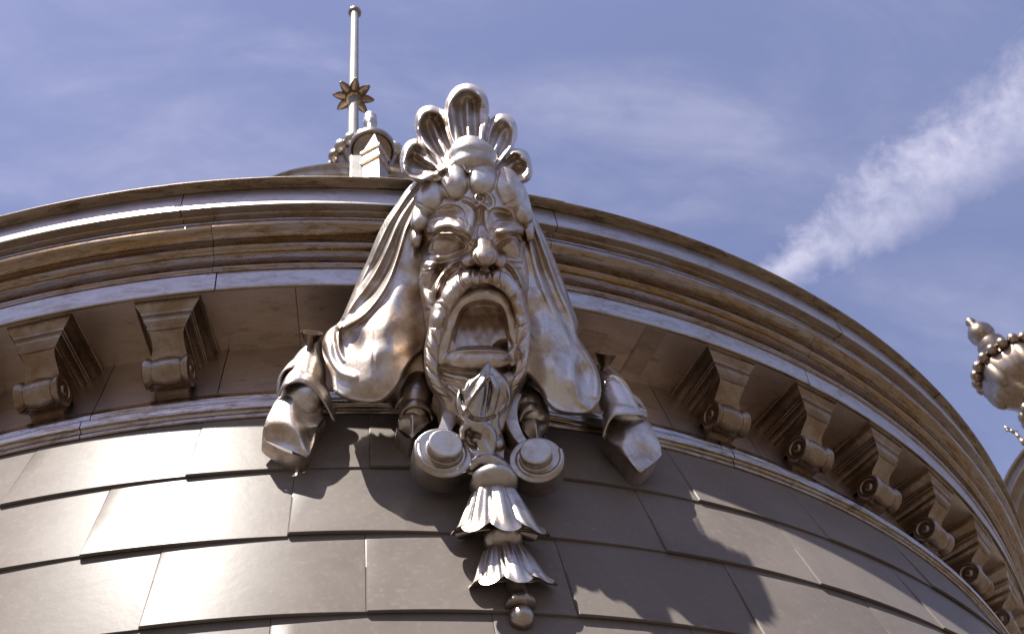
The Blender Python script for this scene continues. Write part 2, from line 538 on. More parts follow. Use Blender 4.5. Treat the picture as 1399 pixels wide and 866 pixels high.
def bracket_meshes():
    # local: x tangential, y outward from the frieze, z up from the soffit
    cap = MB()
    tiers = [(.119, .264, .012), (.119, .264, -.012), (.114, .259, -.014), (.113, .258, -.024), (.1125, .2575, -.026)]
    for k in range(7):
        t = k / 6; tiers.append((.112 - .024 * (.5 - .5 * math.cos(math.pi * t)), .257 - .022 * (.5 - .5 * math.cos(math.pi * t)), -.028 - .052 * t))
    tiers += [(.084, .231, -.082), (.084, .231, -.094), (.080, .227, -.096)]
    for k in range(5):
        t = k / 4; tiers.append((.079 - .011 * t ** 2, .226 - .012 * t ** 2, -.098 - .030 * t))
    tiers += [(.066, .212, -.130), (.066, .212, -.146), (.060, .206, -.148)]
    tiers = [(w_, d_, z_ * .84 if z_ < 0 else z_) for w_, d_, z_ in tiers]
    P = []
    for hw, d, z in tiers:
        P.append([(-hw, -.03, z), (-hw, d, z), (-hw, d, z), (hw, d, z), (hw, d, z), (hw, -.03, z)])
    for k in range(0, 6, 2):
        cap.grid([[q[k], q[k + 1]] for q in P])
    cap.poly(P[-1][0:1] + P[-1][1:2] + P[-1][3:4] + P[-1][5:6])
    body = MB()
    pr = smooth_path([(.205, -.120), (.203, -.128), (.190, -.138), (.168, -.150), (.149, -.164), (.137, -.180), (.131, -.196), (.134, -.210)], 5)
    wd = [.063 - .010 * math.sin(math.pi * min(1, k / (len(pr) - 1) * 1.1)) ** 1.2 + .004 * (k / (len(pr) - 1)) ** 3 for k in range(len(pr))]
    for sx in (-1, 1):
        body.grid([[(sx * w_, y, z), (sx * w_, -.02, z)] for (y, z), w_ in zip(pr, wd)], flip=(sx < 0))
    body.grid([[(-w_ * q, y - .004 * (1 - q * q), z) for q in (-1, -.86, -.8, -.4, 0, .4, .8, .86, 1)] for (y, z), w_ in zip(pr, wd)], flip=True)
    body.poly([(-.07, -.03, -.10), (-.07, .20, -.10), (.07, .20, -.10), (.07, -.03, -.10)])
    scr = MB()
    # bolster scroll: a lathe about x with flared ends and a pinched waist
    R0 = .056
    pf = [(0, -.0795), (.012, -.0795), (.016, -.076), (.018, -.072), (.030, -.072), (.032, -.076), (.036, -.078), (.046, -.077), (.052, -.073), (.0525, -.066), (.050, -.056), (.046, -.050), (.044, -.047), (.047, -.040), (.0495, -.022), (.0515, 0)]
    pf = pf + [(r, -h) for r, h in pf[-2::-1]]

    def wav(r, h, t, k):
        e = max(0, 1 - abs(h) / .045)
        return r * (1 + .05 * e * math.cos(5 * t)), h
    scr.lathe([(r * 1.08, h) for r, h in pf], (0, .100, -.234), (1, 0, 0), 40, wav)
    # leaf folding over the roll, with a scalloped lip
    rows = []
    for i in range(21):
        x = -.052 + .104 * i / 20; q = x / .052
        drop = .55 + .28 * math.cos(3 * math.pi * q) * (1 - .3 * abs(q)) - .15 * q * q
        col = []
        for k in range(9):
            an = math.radians(118) - (math.radians(75) * max(.25, drop)) * k / 8
            rr2 = .0565 + .010 * math.sin(math.pi * k / 8) + .003
            col.append((x, .100 + rr2 * math.cos(an) * 1.0, -.234 + rr2 * math.sin(an)))
        rows.append(col)
    scr.grid(rows)
    scr2 = MB()
    # upper small roll where the front sheet meets the scroll and a tail to the wall
    tail = smooth_path([(.10, -.200), (.06, -.205), (.03, -.215), (.005, -.235), (-.02, -.25)], 4)
    tb = smooth_path([(.10, -.272), (.06, -.274), (.03, -.272), (.005, -.272), (-.02, -.275)], 4)
    for sx in (-1, 1):
        scr2.grid([[(sx * .055, a[0], a[1]), (sx * .055, b[0], b[1])] for a, b in zip(tail, tb)], flip=(sx < 0))
    scr2.grid([[(-.055, b[0], b[1]), (.055, b[0], b[1])] for b in tb], flip=True)
    return cap, body, scr, scr2


capm, bodym, scrm, tailm = bracket_meshes()
bo = bodym.build('bracket', M['bracket'], tower, angle=40)
me_body = bo.data
co = capm.build('cap_moulding', M['bracket'], bo, angle=28); me_cap = co.data
sc_ = scrm.build('scroll', M['bracket'], bo, angle=50)
tl = tailm.build('tail', M['bracket'], bo, angle=40)
BR = [-15.6, -9.2, 21.57, 27.97, 34.30, 40.55, 46.85, 53.15, 59.45, -21.9, -28.2]


def place(o, th):
    t = math.radians(th)
    o.location = (3.714 * math.sin(t), -3.714 * math.cos(t), 4.690)
    o.rotation_euler = (0.04, 0, 0)
    o.rotation_euler = Matrix(((-math.cos(t), math.sin(t), 0), (-math.sin(t), -math.cos(t), 0), (0, 0, 1))).to_euler()


for i, th in enumerate(BR):
    if i == 0: o = bo
    else:
        o = bo.copy(); C.objects.link(o); o.parent = tower
        for ch in (co, sc_, tl):
            c = ch.copy(); C.objects.link(c); c.parent = o
    place(o, th)

# ------------------------------------------------------------------ the mask: volumes sculpted as distance fields
THM = math.radians(5.4)
EX = np.array([math.cos(THM), math.sin(THM), 0.0])
ER = np.array([math.sin(THM), -math.cos(THM), 0.0])
TILT = math.radians(24)
EN = math.cos(TILT) * ER - math.sin(TILT) * np.array([0, 0, 1.0])     # face normal, outwards and down
EU = math.sin(TILT) * ER + math.cos(TILT) * np.array([0, 0, 1.0])     # up along the face
ORG = ER * 4.13 + np.array([0, 0, 4.40])
LB = np.array([EX, EN, EU])                                           # rows: local axes


def to_local(P): return LB @ (np.asarray(P) - ORG)


def at(px, py, d):
    """point where the sight line of a photo pixel meets the plane d metres in front of the mask's face plane"""
    v = px_dir(px, py)
    t = (d - EN @ (CAMP - ORG)) / (EN @ v)
    return to_local(CAMP + t * v)


def atr(px, py, r):
    """the same with the upright plane r metres from the tower's axis"""
    v = px_dir(px, py)
    t = (r - ER @ CAMP) / (ER @ v)
    return to_local(CAMP + t * v)


class Vol:
    def __init__(s, lo, hi, h):
        s.h = h; s.lo = np.asarray(lo, float)
        s.n = np.ceil((np.asarray(hi, float) - s.lo) / h).astype(int) + 1
        s.F = np.full(s.n, .5, dtype=np.float32)
        s.ax = [s.lo[i] + h * np.arange(s.n[i]) for i in range(3)]

    def _win(s, lo, hi, pad):
        sl, X = [], []
        for i in range(3):
            a = int(max(0, math.floor((lo[i] - pad - s.lo[i]) / s.h))); b = int(min(s.n[i], math.ceil((hi[i] + pad - s.lo[i]) / s.h) + 1))
            if b <= a: return None, None
            sl.append(slice(a, b))
            sh = [1, 1, 1]; sh[i] = -1
            X.append(s.ax[i][a:b].reshape(sh).astype(np.float32))
        return tuple(sl), X

    def _op(s, fn, lo, hi, k, sub):
        pad = max(k, 0) + 3 * s.h
        sl, X = s._win(lo, hi, pad)
        if sl is None: return
        d = fn(*X); a = s.F[sl]
        if sub == 'sub':
            d = -d
            h = np.maximum(k - np.abs(a - d), 0) / k if k > 0 else 0
            s.F[sl] = np.maximum(a, d) + h * h * k * .25
        else:
            h = np.maximum(k - np.abs(a - d), 0) / k if k > 0 else 0
            s.F[sl] = np.minimum(a, d) - h * h * k * .25

    def chain(s, pts, k=.01, n=4, sub=None, flat=None):
        """tube through (x, y, z, r) points; flat=(axis vector, factor) squeezes the section along an axis"""
        P = smooth_path(pts, n) if len(pts) > 2 else np.asarray(pts, float)
        r = np.maximum(P[:, 3], .001)
        lo = (P[:, :3] - r[:, None]).min(0); hi = (P[:, :3] + r[:, None]).max(0)
        if flat is not None: fa = np.asarray(flat[0], float); fa = fa / np.linalg.norm(fa); fk = flat[1]

        def fn(x, y, z):
            best = None
            for i in range(len(P) - 1):
                a, b = P[i, :3], P[i + 1, :3]; ab = b - a; L2 = max(ab @ ab, 1e-12)
                qx, qy, qz = x - a[0], y - a[1], z - a[2]
                t = np.clip((qx * ab[0] + qy * ab[1] + qz * ab[2]) / L2, 0, 1)
                ex, ey, ez = qx - t * ab[0], qy - t * ab[1], qz - t * ab[2]
                if flat is not None:
                    w = (ex * fa[0] + ey * fa[1] + ez * fa[2]) * (1 / fk - 1)
                    ex, ey, ez = ex + w * fa[0], ey + w * fa[1], ez + w * fa[2]
                dd = np.sqrt(ex * ex + ey * ey + ez * ez) - (r[i] + t * (r[i + 1] - r[i]))
                best = dd if best is None else np.minimum(best, dd)
            if flat is not None: best = best * max(fk, .35)
            return best.astype(np.float32)
        s._op(fn, lo, hi, k, sub)

    def ell(s, c, rad, k=.01, rot=None, sub=None):
        """ellipsoid; rot rows = its axes"""
        c = np.asarray(c, float); rad = np.asarray(rad, float)
        Rm = np.eye(3) if rot is None else np.asarray(rot, float)
        ext = np.sqrt(((Rm * rad[:, None]) ** 2).sum(0))

        def fn(x, y, z):
            x, y, z = x - c[0], y - c[1], z - c[2]
            q = [(Rm[i, 0] * x + Rm[i, 1] * y + Rm[i, 2] * z) for i in range(3)]
            k0 = np.sqrt(sum((q[i] / rad[i]) ** 2 for i in range(3)))
            k1 = np.sqrt(sum((q[i] / rad[i] ** 2) ** 2 for i in range(3))) + 1e-6
            return (k0 * (k0 - 1) / k1).astype(np.float32)
        s._op(fn, c - ext, c + ext, k, sub)

    def fun(s, fn, lo, hi, k=.005, sub=None):
        s._op(lambda x, y, z: fn(x, y, z).astype(np.float32), np.asarray(lo), np.asarray(hi), k, sub)

    def rough(s, amp, scale, seed=0):
        """slight hand beaten unevenness"""
        rs = np.random.RandomState(seed)
        for _ in range(5):
            w = rs.normal(size=3); w *= scale * rs.uniform(.6, 1.6) / np.linalg.norm(w); ph = rs.uniform(0, 6.28)
            g = [(s.ax[i] * w[i]).reshape([-1 if j == i else 1 for j in range(3)]) for i in range(3)]
            s.F += (amp * np.sin(g[0] + g[1] + g[2] + ph)).astype(np.float32)

    def mesh(s, name):
        F = s.F
        F[0], F[-1], F[:, 0], F[:, -1], F[:, :, 0], F[:, :, -1] = .1, .1, .1, .1, .1, .1
        n = np.array(F.shape); ins = F < 0
        c = [ins[i:n[0] - 1 + i, j:n[1] - 1 + j, k:n[2] - 1 + k] for i in (0, 1) for j in (0, 1) for k in (0, 1)]
        cnt = sum(q.astype(np.int8) for q in c)
        act = (cnt > 0) & (cnt < 8)
        I = np.argwhere(act)
        vid = np.full(act.shape, -1, dtype=np.int64); vid[act] = np.arange(len(I))
        pos = np.zeros((len(I), 3)); w = np.zeros(len(I))
        cor = [(i, j, k) for i in (0, 1) for j in (0, 1) for k in (0, 1)]
        for a in range(8):
            for ax in range(3):
                if cor[a][ax]: continue
                b = list(cor[a]); b[ax] = 1
                fa = F[I[:, 0] + cor[a][0], I[:, 1] + cor[a][1], I[:, 2] + cor[a][2]].astype(float)
                fb = F[I[:, 0] + b[0], I[:, 1] + b[1], I[:, 2] + b[2]].astype(float)
                cr = (fa < 0) != (fb < 0)
                t = np.where(cr, fa / np.where(cr, fa - fb, 1), 0)
                p = np.tile(np.array(cor[a], float), (len(I), 1)); p[:, ax] += t
                pos[cr] += p[cr]; w[cr] += 1
        V = s.lo + s.h * (I + pos / w[:, None])
        quads = []
        for ax in range(3):
            u, v = (ax + 1) % 3, (ax + 2) % 3
            A = np.moveaxis(ins, (ax, u, v), (0, 1, 2)); VI = np.moveaxis(vid, (ax, u, v), (0, 1, 2))
            e = A[:-1] != A[1:]
            e = e[:, 1:-1, 1:-1]
            E_ = np.argwhere(e); i, j, k = E_[:, 0], E_[:, 1] + 1, E_[:, 2] + 1
            q = np.stack([VI[i, j - 1, k - 1], VI[i, j, k - 1], VI[i, j, k], VI[i, j - 1, k]], 1)
            fl = ~A[i, j, k]
            q[fl] = q[fl][:, ::-1]
            quads.append(q)
        Q = np.concatenate(quads)
        W = ORG + V @ LB - ORG0          # local -> world, relative to the thing's origin
        T = W[Q]
        vol = np.einsum('ij,ij->i', T[:, 0], np.cross(T[:, 1], T[:, 2])).sum() + np.einsum('ij,ij->i', T[:, 0], np.cross(T[:, 2], T[:, 3])).sum()
        if vol < 0: Q = Q[:, ::-1]
        return mesh_np(name, W, Q)


MASK_LOC = ORG - EN * .25
ORG0 = MASK_LOC
mask = thing('mascaron', 'large silver bearded mask with a wide open mouth under a shell crest', 'mask', tuple(MASK_LOC))


def W_(p):      # mask-local to coordinates under the mask's empty
    return ORG + np.asarray(p) @ LB - ORG0


def A4(px, py, d, r): return tuple(at(px, py, d)) + (r,)
def R4(px, py, rr, r): return tuple(atr(px, py, rr)) + (r,)


def bounds(pts, pad):
    P = np.array([p[:3] for p in pts]); return P.min(0) - pad, P.max(0) + pad


# ---- reliefs: beaten sheets modelled as depth over the mask's face plane
PXM = .00214                         # metres per photo pixel at the face


class Relief:
    """sheet of metal whose depth (metres in front of the face plane) is modelled stroke by stroke"""
    def __init__(s, x0, y0, x1, y1, base, st=.5):
        s.xs = np.arange(x0, x1 + st, st); s.ys = np.arange(y0, y1 + st, st); s.st = st
        s.X, s.Y = np.meshgrid(s.xs, s.ys, indexing='ij')
        A = np.array(base, float); P = A[:, :2] * PXM
        n = len(A); r = np.linalg.norm(P[:, None] - P[None], axis=-1); c2 = .02 ** 2
        G = np.zeros((n + 3, n + 3)); G[:n, :n] = -np.sqrt(r * r + c2) - np.eye(n) * .004
        G[:n, n] = 1; G[n, :n] = 1; G[:n, n + 1:] = P; G[n + 1:, :n] = P.T
        w = np.linalg.solve(G, np.concatenate([A[:, 2], np.zeros(3)]))
        gx, gy = s.X * PXM, s.Y * PXM
        D = w[n] + w[n + 1] * gx + w[n + 2] * gy
        for i in range(n): D = D - w[i] * np.sqrt((gx - P[i, 0]) ** 2 + (gy - P[i, 1]) ** 2 + c2)
        s.D = D

    def near(s, path, n=6, closed=False):
        """distance (px), interpolated extra columns and signed side for a smoothed path"""
        P = np.asarray(path, float)
        if closed: P = np.vstack([P, P[:1]])
        P = smooth_path(P, n) if (len(P) > 2 and n > 1) else P
        best = np.full(s.X.shape, 1e9); ext = np.zeros(s.X.shape + (P.shape[1] - 2,)); sg = np.zeros(s.X.shape); arc = np.zeros(s.X.shape)
        L = 0
        for a, b in zip(P[:-1], P[1:]):
            t = b[:2] - a[:2]; l2 = max(t @ t, 1e-9); l = math.sqrt(l2)
            qx, qy = s.X - a[0], s.Y - a[1]
            f = np.clip((qx * t[0] + qy * t[1]) / l2, 0, 1)
            d = np.hypot(qx - f * t[0], qy - f * t[1])
            m = d < best
            best = np.where(m, d, best)
            sg = np.where(m, np.sign(t[0] * qy - t[1] * qx), sg)
            arc = np.where(m, L + f * l, arc)
            if ext.shape[-1]: ext = np.where(m[..., None], a[2:] + f[..., None] * (b[2:] - a[2:]), ext)
            L += l
        return best, ext, sg, arc

    def add(s, path, k=1.0):
        d, e, _, _ = s.near(path)
        u = np.clip(d / np.maximum(e[..., 0], .5), 0, 1)
        s.D = s.D + k * e[..., 1] * (1 - u * u) ** 2

    def cut(s, path): s.add(path, -1.0)

    def edge(s, path, lo=2.5, hi=10.0):
        """raised on the right hand side of the path (below, when it runs left to right), a cliff on the other"""
        d, e, sg, _ = s.near(path)
        sd = d * sg
        v = np.where(sd >= 0, np.exp(-np.maximum(sd, 0) / hi), np.clip(1 + sd / lo, 0, 1) ** 2)
        s.D = s.D + e[..., 0] * v

    def smax(s, c, m, k):
        h = np.maximum(k - np.abs(s.D - c), 0) / k
        s.D = np.where(m, np.maximum(s.D, c) + h * h * k * .25, s.D)

    def roll(s, path, k=.004, fl=1.0):
        d, e, _, arc = s.near(path)
        u = np.clip(d / np.maximum(e[..., 0], .5), 0, 1)
        s.smax(e[..., 1] + PXM * e[..., 0] * fl * np.sqrt(1 - u * u) - .02 * (u >= 1), d < e[..., 0] * 1.1, k)

    def dome(s, cx, cy, rx, ry, d0, h, rot=0, k=.003, p=2.0):
        c, n = math.cos(math.radians(rot)), math.sin(math.radians(rot))
        a = ((s.X - cx) * c + (s.Y - cy) * n) / rx; b = (-(s.X - cx) * n + (s.Y - cy) * c) / ry
        q = np.abs(a) ** p + np.abs(b) ** p
        s.smax(d0 + h * np.sqrt(np.clip(1 - q, 0, 1)) - .03 * (q >= 1), q < 1.15, k)

    def dent(s, cx, cy, rx, ry, h, rot=0):
        c, n = math.cos(math.radians(rot)), math.sin(math.radians(rot))
        a = ((s.X - cx) * c + (s.Y - cy) * n) / rx; b = (-(s.X - cx) * n + (s.Y - cy) * c) / ry
        q = np.clip(a * a + b * b, 0, 1)
        s.D = s.D - h * (1 - q) ** 2

    def inside(s, poly, n=4):
        """signed distance in px, positive inside"""
        P = smooth_path(np.vstack([np.asarray(poly, float), np.asarray(poly[:1], float)]), n) if n > 1 else np.vstack([poly, poly[:1]])
        d, _, _, _ = s.near(P, 1)
        ins = np.zeros(s.X.shape, bool)
        for a, b in zip(P[:-1], P[1:]):
            if a[1] == b[1]: continue
            c = (a[1] > s.Y) != (b[1] > s.Y)
            ins ^= c & (s.X < (b[0] - a[0]) * (s.Y - a[1]) / (b[1] - a[1]) + a[0])
        return np.where(ins, d, -d)

    def blur(s, px):
        r = max(1, int(px * 2 / s.st)); g = np.exp(-.5 * (np.arange(-r, r + 1) * s.st / px) ** 2); g /= g.sum()
        for ax in (0, 1):
            p = [(0, 0), (0, 0)]; p[ax] = (r, r)
            Q = np.pad(s.D, p, mode='edge')
            s.D = sum(g[i] * np.take(Q, np.arange(i, i + s.D.shape[ax]), axis=ax) for i in range(2 * r + 1))

    def wave(s, amp, scale, seed):
        rs = np.random.RandomState(seed)
        for _ in range(6):
            a = rs.uniform(0, 6.28); f = 6.28 / (scale * rs.uniform(.6, 1.7))
            s.D = s.D + amp * np.sin(f * (s.X * math.cos(a) + s.Y * math.sin(a)) + rs.uniform(0, 6.28))

    def mesh(s, name, poly, roll=8.0, drop=.05, skirt=.16):
        sd = s.inside(poly)
        q = np.clip(1 - sd / roll, 0, 1)
        D = s.D - drop * (1 - np.sqrt(np.clip(1 - q * q, 0, 1)))
        v = (s.X[..., None] - 699.5) / FPX * CR[0] - (s.Y[..., None] - 433.0) / FPX * CR[1] + CR[2]

        def world(Dd):
            t = (Dd - EN @ (CAMP - ORG)) / (v @ EN)
            return CAMP + v * t[..., None] - ORG0
        ok = sd > -.3
        nx, ny = s.X.shape
        idx = -np.ones(s.X.shape, int); cell = ok[:-1, :-1] & ok[1:, :-1] & ok[1:, 1:] & ok[:-1, 1:]
        use = np.zeros(s.X.shape, bool)
        for a in (0, 1):
            for b in (0, 1): use[a:nx - 1 + a, b:ny - 1 + b] |= cell
        idx[use] = np.arange(use.sum())
        V = world(D)[use]; nv = len(V)
        i, j = np.nonzero(cell)
        Q = np.stack([idx[i, j], idx[i, j + 1], idx[i + 1, j + 1], idx[i + 1, j]], 1)
        # skirt running back from the border
        E_ = np.concatenate([Q[:, [0, 1]], Q[:, [1, 2]], Q[:, [2, 3]], Q[:, [3, 0]]])
        key = E_[:, 0].astype(np.int64) * nv + E_[:, 1]; rev = E_[:, 1].astype(np.int64) * nv + E_[:, 0]
        B = E_[~np.isin(key, rev)]
        bv = np.unique(B); m = -np.ones(nv, int); m[bv] = nv + np.arange(len(bv))
        Vb = world(D - skirt)[use][bv]
        Qs = np.stack([B[:, 1], B[:, 0], m[B[:, 0]], m[B[:, 1]]], 1)
        return mesh_np(name, np.concatenate([V, Vb]), np.concatenate([Q, Qs]))


# ---- face
f = Relief(560, 232, 732, 605, [(570, 330, .0), (575, 300, .03), (590, 285, .075), (620, 275, .104), (657, 270, .116), (694, 277, .104), (714, 300, .06), (724, 330, .0),
    (604, 300, .110), (624, 300, .122), (642, 304, .120), (658, 306, .114), (675, 306, .120), (690, 303, .116), (706, 308, .085),
    (588, 316, .080), (608, 313, .115), (626, 314, .126), (641, 320, .122), (659, 322, .118), (675, 322, .122), (690, 316, .118), (706, 320, .085),
    (577, 345, .020), (590, 342, .062), (610, 345, .088), (634, 342, .098), (648, 340, .112), (673, 342, .112), (684, 345, .095), (700, 350, .070), (717, 348, .020),
    (574, 366, .030), (585, 366, .062), (600, 368, .090), (616, 366, .106), (632, 362, .114), (718, 372, .035), (710, 372, .066), (700, 371, .088), (690, 366, .102),
    (572, 395, .020), (582, 395, .065), (594, 396, .090), (576, 430, .015), (588, 432, .068), (578, 470, .005), (588, 474, .060),
    (722, 396, .025), (714, 402, .060), (705, 396, .085), (724, 436, .010), (714, 438, .056), (724, 476, .005), (714, 480, .050),
    (660, 368, .118), (636, 386, .112), (662, 386, .114), (690, 388, .104), (614, 404, .100), (703, 414, .084),
    (655, 420, .100), (625, 452, .092), (690, 452, .088), (608, 482, .082), (702, 484, .078), (655, 470, .100),
    (606, 512, .080), (630, 515, .100), (655, 520, .106), (680, 515, .098), (702, 512, .074), (604, 540, .060), (626, 545, .092), (655, 550, .102), (682, 545, .090), (700, 540, .06),
    (640, 590, .085), (675, 590, .085), (615, 575, .05), (695, 575, .05), (655, 610, .085)])
# brows
f.add([(580, 313, 8, .006), (590, 310, 10, .016), (606, 307, 11, .022), (624, 307, 11, .026), (638, 314, 9, .020), (645, 325, 6, .010)])
f.edge([(644, 334, .006), (636, 326, .020), (624, 319.5, .026), (606, 319, .024), (592, 318, .018), (581, 318, .006)], 3.5, 9)
f.dent(612, 289, 23, 9.5, .020, -6)
f.edge([(632, 309, .004), (622, 300.5, .010), (606, 296, .012), (592, 298.5, .010), (584, 302, .004)][::-1], 2.5, 5)
f.edge([(636, 304, .006), (635, 290, .009), (626, 281, .010), (610, 278.5, .009), (596, 286, .006)], 2.0, 6)
f.add([(634, 276, 6, .006), (645, 288, 7, .012), (645, 306, 7, .014), (641, 318, 6, .010)])
f.cut([(622, 272, 2.5, .003), (644, 280, 3, .007), (653, 295, 3, .009), (651, 313, 3, .008), (642, 330, 2.5, .005)])
f.add([(719, 318, 7, .005), (712, 314, 9, .014), (699, 311, 10, .020), (686, 313, 10, .024), (676, 320, 8, .018), (670, 330, 5, .008)])
f.edge([(718, 321, .005), (709, 319, .016), (698, 318.5, .022), (686, 322, .026), (677, 329, .018), (671, 336, .005)], 3.5, 9)
f.dent(690, 292, 21, 9.5, .020, 12)
f.edge([(670, 309, .004), (680, 303, .010), (692, 302, .012), (704, 304, .010), (713, 308, .004)], 2.5, 5)
f.edge([(666, 300, .006), (668, 290, .009), (677, 283.5, .010), (692, 286.5, .009), (704, 297, .006)][::-1], 2.0, 6)
f.add([(668, 282, 6, .006), (663, 292, 6, .010), (665, 308, 6, .012), (669, 320, 5, .008)])
f.cut([(658, 284, 2.5, .004), (658.5, 296, 3, .009), (659, 310, 3, .008)])
# small curl in the middle of the forehead
sp_ = [(657 + (2.0 + 7.0 * t) * math.cos(-1.2 + 5.6 * t), 271 + (1.6 + 5.5 * t) * math.sin(-1.2 + 5.6 * t), 2.6 + 1.2 * t, .012 + .008 * t) for t in [i / 14 for i in range(15)]]
f.add(sp_)
f.add([(650, 284, 3, .008), (655, 279, 4, .014), (663, 281, 4, .012), (669, 288, 3, .006)])
f.add([(670, 286, 3, .006), (674, 277, 4, .014), (670, 267, 4, .016), (662, 262, 4, .012)])
f.add([(624, 276, 3, .004), (634, 272, 4, .012), (646, 277, 4, .012), (652, 284, 3, .006)])
# eyes
for (cx, cy, rx, ry, d0, top, low, lens) in (
        (611, 335, 26, 17, .074, [(586, 341), (591, 330), (601, 322.5), (614, 321), (627, 328), (637, 337)], [(587, 348), (600, 348.5), (614, 346), (626, 341.5), (636, 338)],
         [(590, 342), (594, 332), (604, 325.5), (616, 325), (626, 330.5), (633, 337), (622, 341), (612, 343), (600, 344)]),
        (696, 341, 23, 17, .066, [(676, 337), (686, 329.5), (698, 326.5), (707, 331), (711, 342), (712, 351)], [(678, 341), (686, 347), (696, 351), (704, 353.5), (712, 354.5)],
         [(680, 338), (689, 332), (699, 330), (706, 335), (709, 344), (708, 350), (698, 348.5), (688, 344)])):
    a = (f.X - cx) / rx; b = (f.Y - cy) / ry
    ball = d0 - .003 + .026 * (cy - f.Y) / ry + .040 * np.sqrt(np.clip(1 - a * a - b * b, 0, 1))
    lens = [(cx + (x - cx) * 1.06, cy + (y - cy) * 1.22) for x, y in lens]; top = [(x, y - 1.6) for x, y in top]; low = [(x, y + 1.4) for x, y in low]
    w_ = np.clip(f.inside(lens) / 1.6 + .5, 0, 1); w_ = w_ * w_ * (3 - 2 * w_)
    for p_, hh in ((top, .013), (low, .011)):
        n_ = len(p_)
        f.add([(x, y, 5.2 if 0 < i < n_ - 1 else 3.8, hh * 1.25 if 0 < i < n_ - 1 else hh * .6) for i, (x, y) in enumerate(p_)])
    f.cut([(x, y - 6.2, 3.0, .010 if 0 < i < len(top) - 1 else .003) for i, (x, y) in enumerate(top)])
    f.D = f.D * (1 - w_) + (ball - .009) * w_
# bags under the eyes
f.edge([(638, 341, .003), (626, 347, .008), (613, 352, .010), (600, 354, .011), (587, 354.5, .008)], 2.2, 6)
f.add([(578, 362, 5, .010), (590, 360, 5.5, .014), (605, 358, 4.5, .012), (626, 351, 3, .006)])
f.edge([(630, 356, .003), (616, 361, .007), (602, 364.5, .009), (590, 367.5, .009), (580, 370, .006)], 2.2, 6)
f.add([(573, 361, 3.5, .010), (577, 370, 4, .012), (573, 380, 3.5, .010)])
f.edge([(678, 346, .003), (686, 352, .008), (697, 356.5, .010), (712, 359, .008)][::-1], 2.2, 6)
f.add([(682, 352, 3, .006), (693, 360, 4, .010), (706, 364, 5, .010), (716, 364, 4, .007)])
# cheeks and folds to the nose
f.add([(580, 376, 8, .012), (580, 396, 9, .018), (583, 418, 8, .012)])
f.add([(630, 354, 3, .006), (619, 360, 4.5, .014), (608, 369, 5.5, .019), (600, 381, 6, .020), (595, 394, 6.5, .018), (590, 412, 7, .010)])
f.cut([(627, 364, 3.5, .006), (613, 375, 5, .012), (605, 389, 5, .012), (599, 406, 5, .008)])
f.cut([(616, 357, 3, .004), (603, 366, 3.5, .009), (593, 379, 4, .011), (588, 395, 4, .010)])
f.add([(690, 354, 3, .005), (699, 363, 4, .012), (708, 376, 5, .016), (714, 392, 5.5, .015), (718, 410, 6, .008)])
f.cut([(693, 364, 3.5, .006), (704, 378, 4.5, .010), (710, 394, 4.5, .010)])
f.cut([(704, 362, 3, .005), (713, 374, 3.5, .008), (719, 390, 3.5, .007)])
# nose
yy = np.clip(f.Y, 306, 368)
nd = np.interp(yy, [306, 316, 322, 330, 338, 346, 354, 361, 365, 368], [.112, .124, .136, .160, .184, .192, .190, .178, .150, .11])
nw = np.interp(yy, [306, 316, 322, 330, 338, 346, 354, 361, 366, 368], [5, 6.5, 8.5, 12, 15.5, 18, 19, 17, 13, 10])
nc = np.interp(yy, [306, 320, 338, 350, 366], [656.5, 659, 662, 662, 659])
u_n = np.clip(np.abs(f.X - nc) / nw, 0, 1)
cand = f.D + (nd - f.D) * (1 - u_n ** 2.4)
f.smax(cand, (u_n < 1) & (f.Y > 307) & (f.Y < 368), .004)
f.dome(641, 356, 12, 10.5, .124, .034, -25, .006); f.dome(682, 357, 10.5, 10, .114, .034, 25, .006)
f.dome(662, 350, 18, 14, .168, .030, 0, .008)
f.cut([(651, 345, 2.5, .004), (650, 353, 3, .008), (655, 361, 3, .008)]); f.cut([(675, 346, 2.5, .004), (675, 354, 3, .008), (670, 361, 3, .008)])
f.dent(650, 366, 7, 4, .03, 0); f.dent(673, 366, 6.5, 4, .03, 0)
# lips and the open mouth
f.roll([(601, 492, 8, .078), (607, 466, 9, .084), (615, 441, 9.5, .090), (627, 418, 10, .098), (645, 405, 10, .106), (664, 401.5, 10, .108), (681, 407, 9.5, .104), (692, 424, 9.5, .096), (699, 448, 9, .088), (702, 474, 8.5, .080), (700, 494, 8, .074)], .010, 1.0)
cav = [(616, 480), (618, 463), (622, 446), (629, 426), (640, 415.5), (661, 412), (682, 416), (691, 432), (695, 455), (698, 480)]
sd = f.inside(cav)
cd_ = .040 + .035 * np.clip((f.Y - 430) / 50, 0, 1) + .010 * ((f.X - 656) / 36) ** 2
w_ = np.clip((sd + 1.5) / 7.0, 0, 1); w_ = w_ * w_ * (3 - 2 * w_)
f.D = f.D * (1 - w_) + np.minimum(f.D, cd_) * w_
f.roll([(602, 492, 6, .078), (614, 491, 10, .088), (632, 490, 14, .100), (655, 490, 15.5, .106), (678, 490, 14, .100), (692, 491, 10, .088), (701, 492, 6, .076)], .006, .9)
f.add([(616, 482, 3.5, .004), (632, 478.5, 4.5, .012), (660, 478, 4.5, .014), (684, 479, 4.5, .012), (696, 483, 3.5, .004)])
f.cut([(604, 503, 4, .008), (620, 508, 5, .016), (650, 511, 5, .018), (680, 509, 5, .016), (698, 503, 4, .008)])
f.add([(605, 510, 4, .008), (620, 514, 6, .016), (636, 517, 6.5, .020), (646, 524, 6, .016)])
f.add([(612, 528, 4, .008), (621, 535, 4, .010), (630, 546, 4, .008)])
f.cut([(606, 520, 3, .005), (622, 525, 3.5, .008), (636, 532, 3, .006)])
f.add([(697, 507, 4, .009), (686, 512, 6, .016), (677, 517, 5, .012)])
f.blur(.55)
